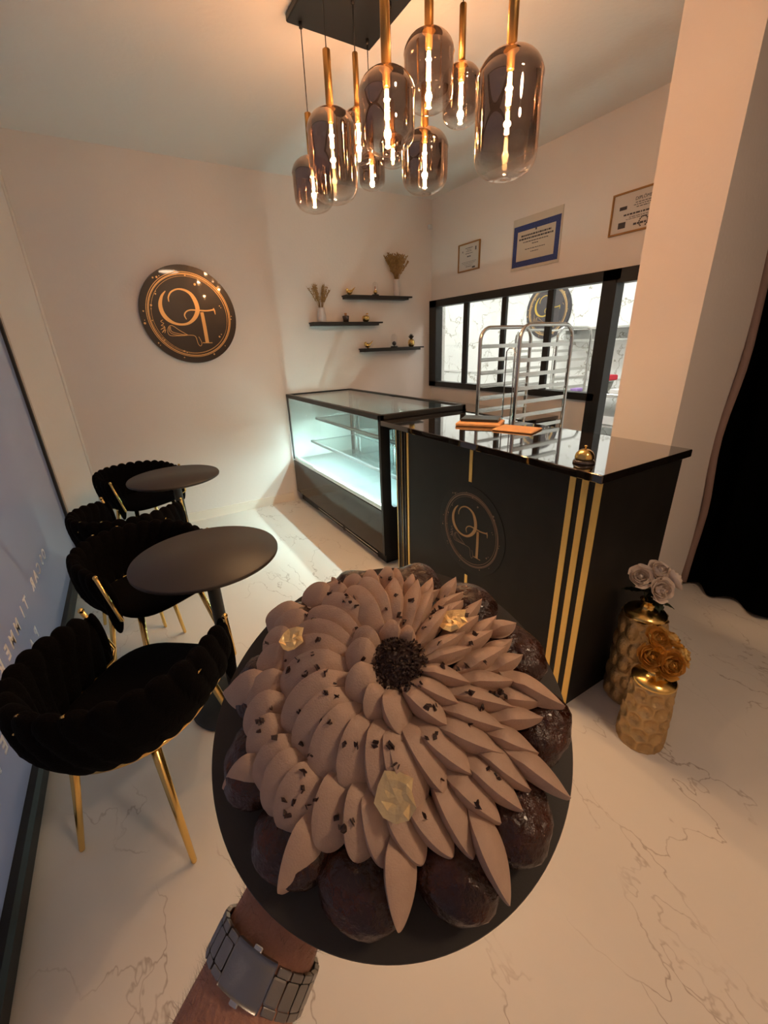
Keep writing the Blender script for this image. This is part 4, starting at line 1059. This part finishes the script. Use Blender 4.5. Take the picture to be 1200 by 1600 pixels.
for k, (u, v) in enumerate(((-.0651, .0365), (.0613, .0301), (.0079, -.0752))):
    p, n = drop(u, v); rnd2 = random.Random(40 + k); b = MB()
    n = Vector(n) if n is not None else Vector((0, 0, 1))
    if n.z < 0: n = -n
    n = (n * .5 + Vector((0, 0, 1))).normalized()
    ta = n.cross(Vector((0, 1, .1))).normalized(); tb = n.cross(ta)
    S_ = (.0098, .0105, .0125)[k]
    outl = [(1, .1), (.75, .7), (.2, .9), (-.35, 1), (-.9, .55), (-.8, -.1), (-1, -.6), (-.3, -.85), (.35, -1), (.7, -.6)]
    outl = [(x * rnd2.uniform(.85, 1.1), y * rnd2.uniform(.85, 1.1)) for x, y in outl]
    top = []
    for rr_ in (1.0, .66, .33):
        for x, y in outl: top.append(p + ta * x * S_ * rr_ + tb * y * S_ * rr_ + n * ((.0035, .0035, .0075)[k] + rnd2.uniform(0, .0026)))
    top.append(p + n * ((.0048, .0048, .0090)[k]))
    m_ = len(outl); fs = []
    for r_ in range(2):
        for i in range(m_): fs.append((r_ * m_ + i, r_ * m_ + (i + 1) % m_, r_ * m_ + m_ + (i + 1) % m_, r_ * m_ + m_ + i))
    for i in range(m_): fs.append((2 * m_ + i, 2 * m_ + (i + 1) % m_, 3 * m_))
    b.add(top, fs)
    b.obj('gold_leaf', M['goldfoil'], cake)

# ------------------------------------------------------------------ forearm and hand carrying the board
def L2W(u, v, h): return CC + (Ua * u + Vb * v + Nn * h) * KS
verts = []; edges = []; rad = []
def chain(pts, start=None):
    prev = start
    for u, v, h, r in pts:
        verts.append(L2W(u, v, h)); rad.append(r)
        if prev is not None: edges.append((prev, len(verts) - 1))
        prev = len(verts) - 1
    return prev
# forearm (root at the elbow side), wrist, palm
w_ = chain([(-.290, -.420, -.150, .044), (-.225, -.322, -.110, .043), (-.176, -.246, -.083, .039), (-.137, -.184, -.065, .036), (-.108, -.140, -.0545, .0325), (-.096, -.120, -.0515, .0315), (-.083, -.100, -.046, .0315), (-.062, -.070, -.040, .031), (-.040, -.040, -.036, .030)])
palm = w_
kn = [(-.062, -.018), (-.040, -.008), (-.018, -.010), (.002, -.022)]
ft = [(-.078, .052, .9), (-.040, .072, 1.0), (.004, .066, .97), (.040, .034, .8)]
for (kx, ky), (tx, ty, l) in zip(kn, ft):
    mx_, my_ = kx + (tx - kx) * .5, ky + (ty - ky) * .5
    chain([(kx, ky, -.030, .013), (mx_, my_, -.0235, .0095), (kx + (tx - kx) * .8, ky + (ty - ky) * .8, -.0175, .0088), (tx, ty, -.0155, .0078)], palm)
chain([(-.098, -.052, -.036, .015), (-.122, -.028, -.026, .0115), (-.130, -.004, -.0185, .0095)], palm - 1)
me = bpy.data.meshes.new('arm'); me.from_pydata(verts, edges, []); me.update()
arm = bpy.data.objects.new('person', me); COL.objects.link(arm)
bpy.context.view_layer.objects.active = arm
md = arm.modifiers.new('skin', 'SKIN'); md.use_smooth_shade = True; md.branch_smoothing = .6
for i, sv in enumerate(me.skin_vertices[0].data):
    fl = .82 if i < 9 else 1.0
    sv.radius = (rad[i] * KS * (1.20 if i < 8 else 1.05), rad[i] * KS * (.90 if i < 9 else 1.0)); sv.use_root = (i == 0)
sd = arm.modifiers.new('sub', 'SUBSURF'); sd.levels = 2; sd.render_levels = 2
me.materials.append(M['skin'])
dg = bpy.context.evaluated_depsgraph_get()
m2 = bpy.data.meshes.new_from_object(arm.evaluated_get(dg)); m2.name = 'person'
arm.modifiers.clear(); arm.data = m2
m2.materials.clear(); m2.materials.append(M['skin'])
for p in m2.polygons: p.use_smooth = True
tag(arm, "person's bare forearm coming from the lower left, hand under the black board", 'person')
# hairs along the forearm
b = MB(); rnd = random.Random(9); w0 = L2W(-.108, -.140, -.0545); w9 = L2W(-.225, -.322, -.110)
axis = (w9 - w0).normalized()
for pol in m2.polygons:
    c = pol.center; tt = (c - w0).dot(axis)
    if -.045 < tt < .16:
        n_h = int(pol.area * 5.5e5 * (.35 if tt < .02 else 1)) if True else 0
        for k in range(min(n_h, 14)):
            vs_ = [m2.vertices[i].co for i in pol.vertices]
            ws = [rnd.random() for _ in vs_]; sw = sum(ws)
            p = Vector((0, 0, 0))
            for x_, w1_ in zip(vs_, ws): p += x_ * (w1_ / sw)
            toward = (CAMP - p).normalized()
            dens = 1 - .75 * max(0, pol.normal.dot(toward))
            if rnd.random() > dens * .8: continue
            if abs(tt) < .016: continue
            d = (pol.normal * rnd.uniform(.35, .9) + axis * rnd.uniform(-1.0, -.2) + Vector((rnd.uniform(-.5, .5), rnd.uniform(-.5, .5), rnd.uniform(-.5, .5)))).normalized()
            l = rnd.uniform(.004, .010); r_ = .00006
            s1 = d.orthogonal().normalized() * r_; s2 = d.cross(s1).normalized() * r_
            q = p + d * l + pol.normal * l * .2
            b.add([p + s1, p - s1 * .5 + s2, p - s1 * .5 - s2, q], [(0, 1, 3), (1, 2, 3), (2, 0, 3)])
tag(b.obj('arm_hair', M['hair'], arm), None, None, None, 'stuff')

# ------------------------------------------------------------------ wristwatch bracelet (clasp side up)
wc = L2W(-.1085, -.1405, -.0552)
ax = (L2W(-.096, -.120, -.0515) - L2W(-.137, -.184, -.065)).normalized()
zc = (CAMP - wc); zc = (zc - ax * zc.dot(ax)).normalized(); xc = ax.cross(zc).normalized()
WM = Matrix(((xc.x, ax.x, zc.x, wc.x), (xc.y, ax.y, zc.y, wc.y), (xc.z, ax.z, zc.z, wc.z), (0, 0, 0, 1)))
wt = bpy.data.objects.new('wristwatch', None); COL.objects.link(wt); wt.matrix_world = WM; wt.empty_display_size = .02
tag(wt, 'brushed steel watch bracelet with folding clasp on the wrist', 'watch')
RA, RB_ = .0325, .0272
def ring_pt(q, o=0): return Vector(((RA + o) * math.sin(q), 0, (RB_ + o) * math.cos(q)))
NLK = 22
for k in range(NLK):
    q = (k + .5) * 2 * PI / NLK
    qd = math.degrees(q) if q < PI else math.degrees(q) - 360
    if -29 < qd < 14: continue
    p = ring_pt(q); tg = (ring_pt(q + .05) - ring_pt(q - .05)); seg = (ring_pt(q + PI / NLK) - ring_pt(q - PI / NLK)).length; tg.normalize(); nr = tg.cross(Vector((0, 1, 0))).normalized()
    if nr.dot(p) < 0: nr = -nr
    b = MB()
    b.obox(p, tg * seg * .47, Vector((0, .0062, 0)), nr * .0016, .16)
    for s_ in (-1, 1): b.obox(p + Vector((0, s_ * .0085, 0)) + tg * seg * .12, tg * seg * .45, Vector((0, .0020, 0)), nr * .0015, .16)
    b.obj('bracelet_link', M['watch'], wt)
def clasp(a, c):
    q = math.radians(-31 + 47 * a); y = (c - .5) * .0225
    return tuple(ring_pt(q, .0024 - .0008 * (2 * c - 1) ** 6) + Vector((0, y, 0)))
b = MB().grid(clasp, 22, 9); g2 = MB().grid(lambda a, c: tuple(ring_pt(math.radians(-31 + 47 * a), -.001) + Vector((0, (c - .5) * .0225, 0))), 22, 9)
o = len(b.v); b.add(g2.v, [q[::-1] for q in g2.f], True)
for i in range(21):
    b.f.append([i * 9, (i + 1) * 9, o + (i + 1) * 9, o + i * 9]); b.sm.append(False)
    b.f.append([i * 9 + 8, o + i * 9 + 8, o + (i + 1) * 9 + 8, (i + 1) * 9 + 8]); b.sm.append(False)
for j in range(8):
    b.f.append([j, o + j, o + j + 1, j + 1]); b.sm.append(False)
    b.f.append([21 * 9 + j, 21 * 9 + j + 1, o + 21 * 9 + j + 1, o + 21 * 9 + j]); b.sm.append(False)
b.obj('clasp', M['watch'], wt)
for s_ in (-1, 1):
    p = ring_pt(math.radians(-8), .0005) + Vector((0, s_ * .0122, 0))
    MB().obox(p, Vector((.0026, 0, 0)), Vector((0, .0014, 0)), Vector((0, 0, .0008)), .3).obj('clasp_button', M['steel'], wt)
MB().lathe([(0, -.004), (.017, -.004), (.019, 0), (.018, .004), (.015, .005), (0, .005)], 32).mapped(lambda v: Vector((v.x, v.y, -RB_ - .003 - v.z))).obj('watch_case', M['watch'], wt)
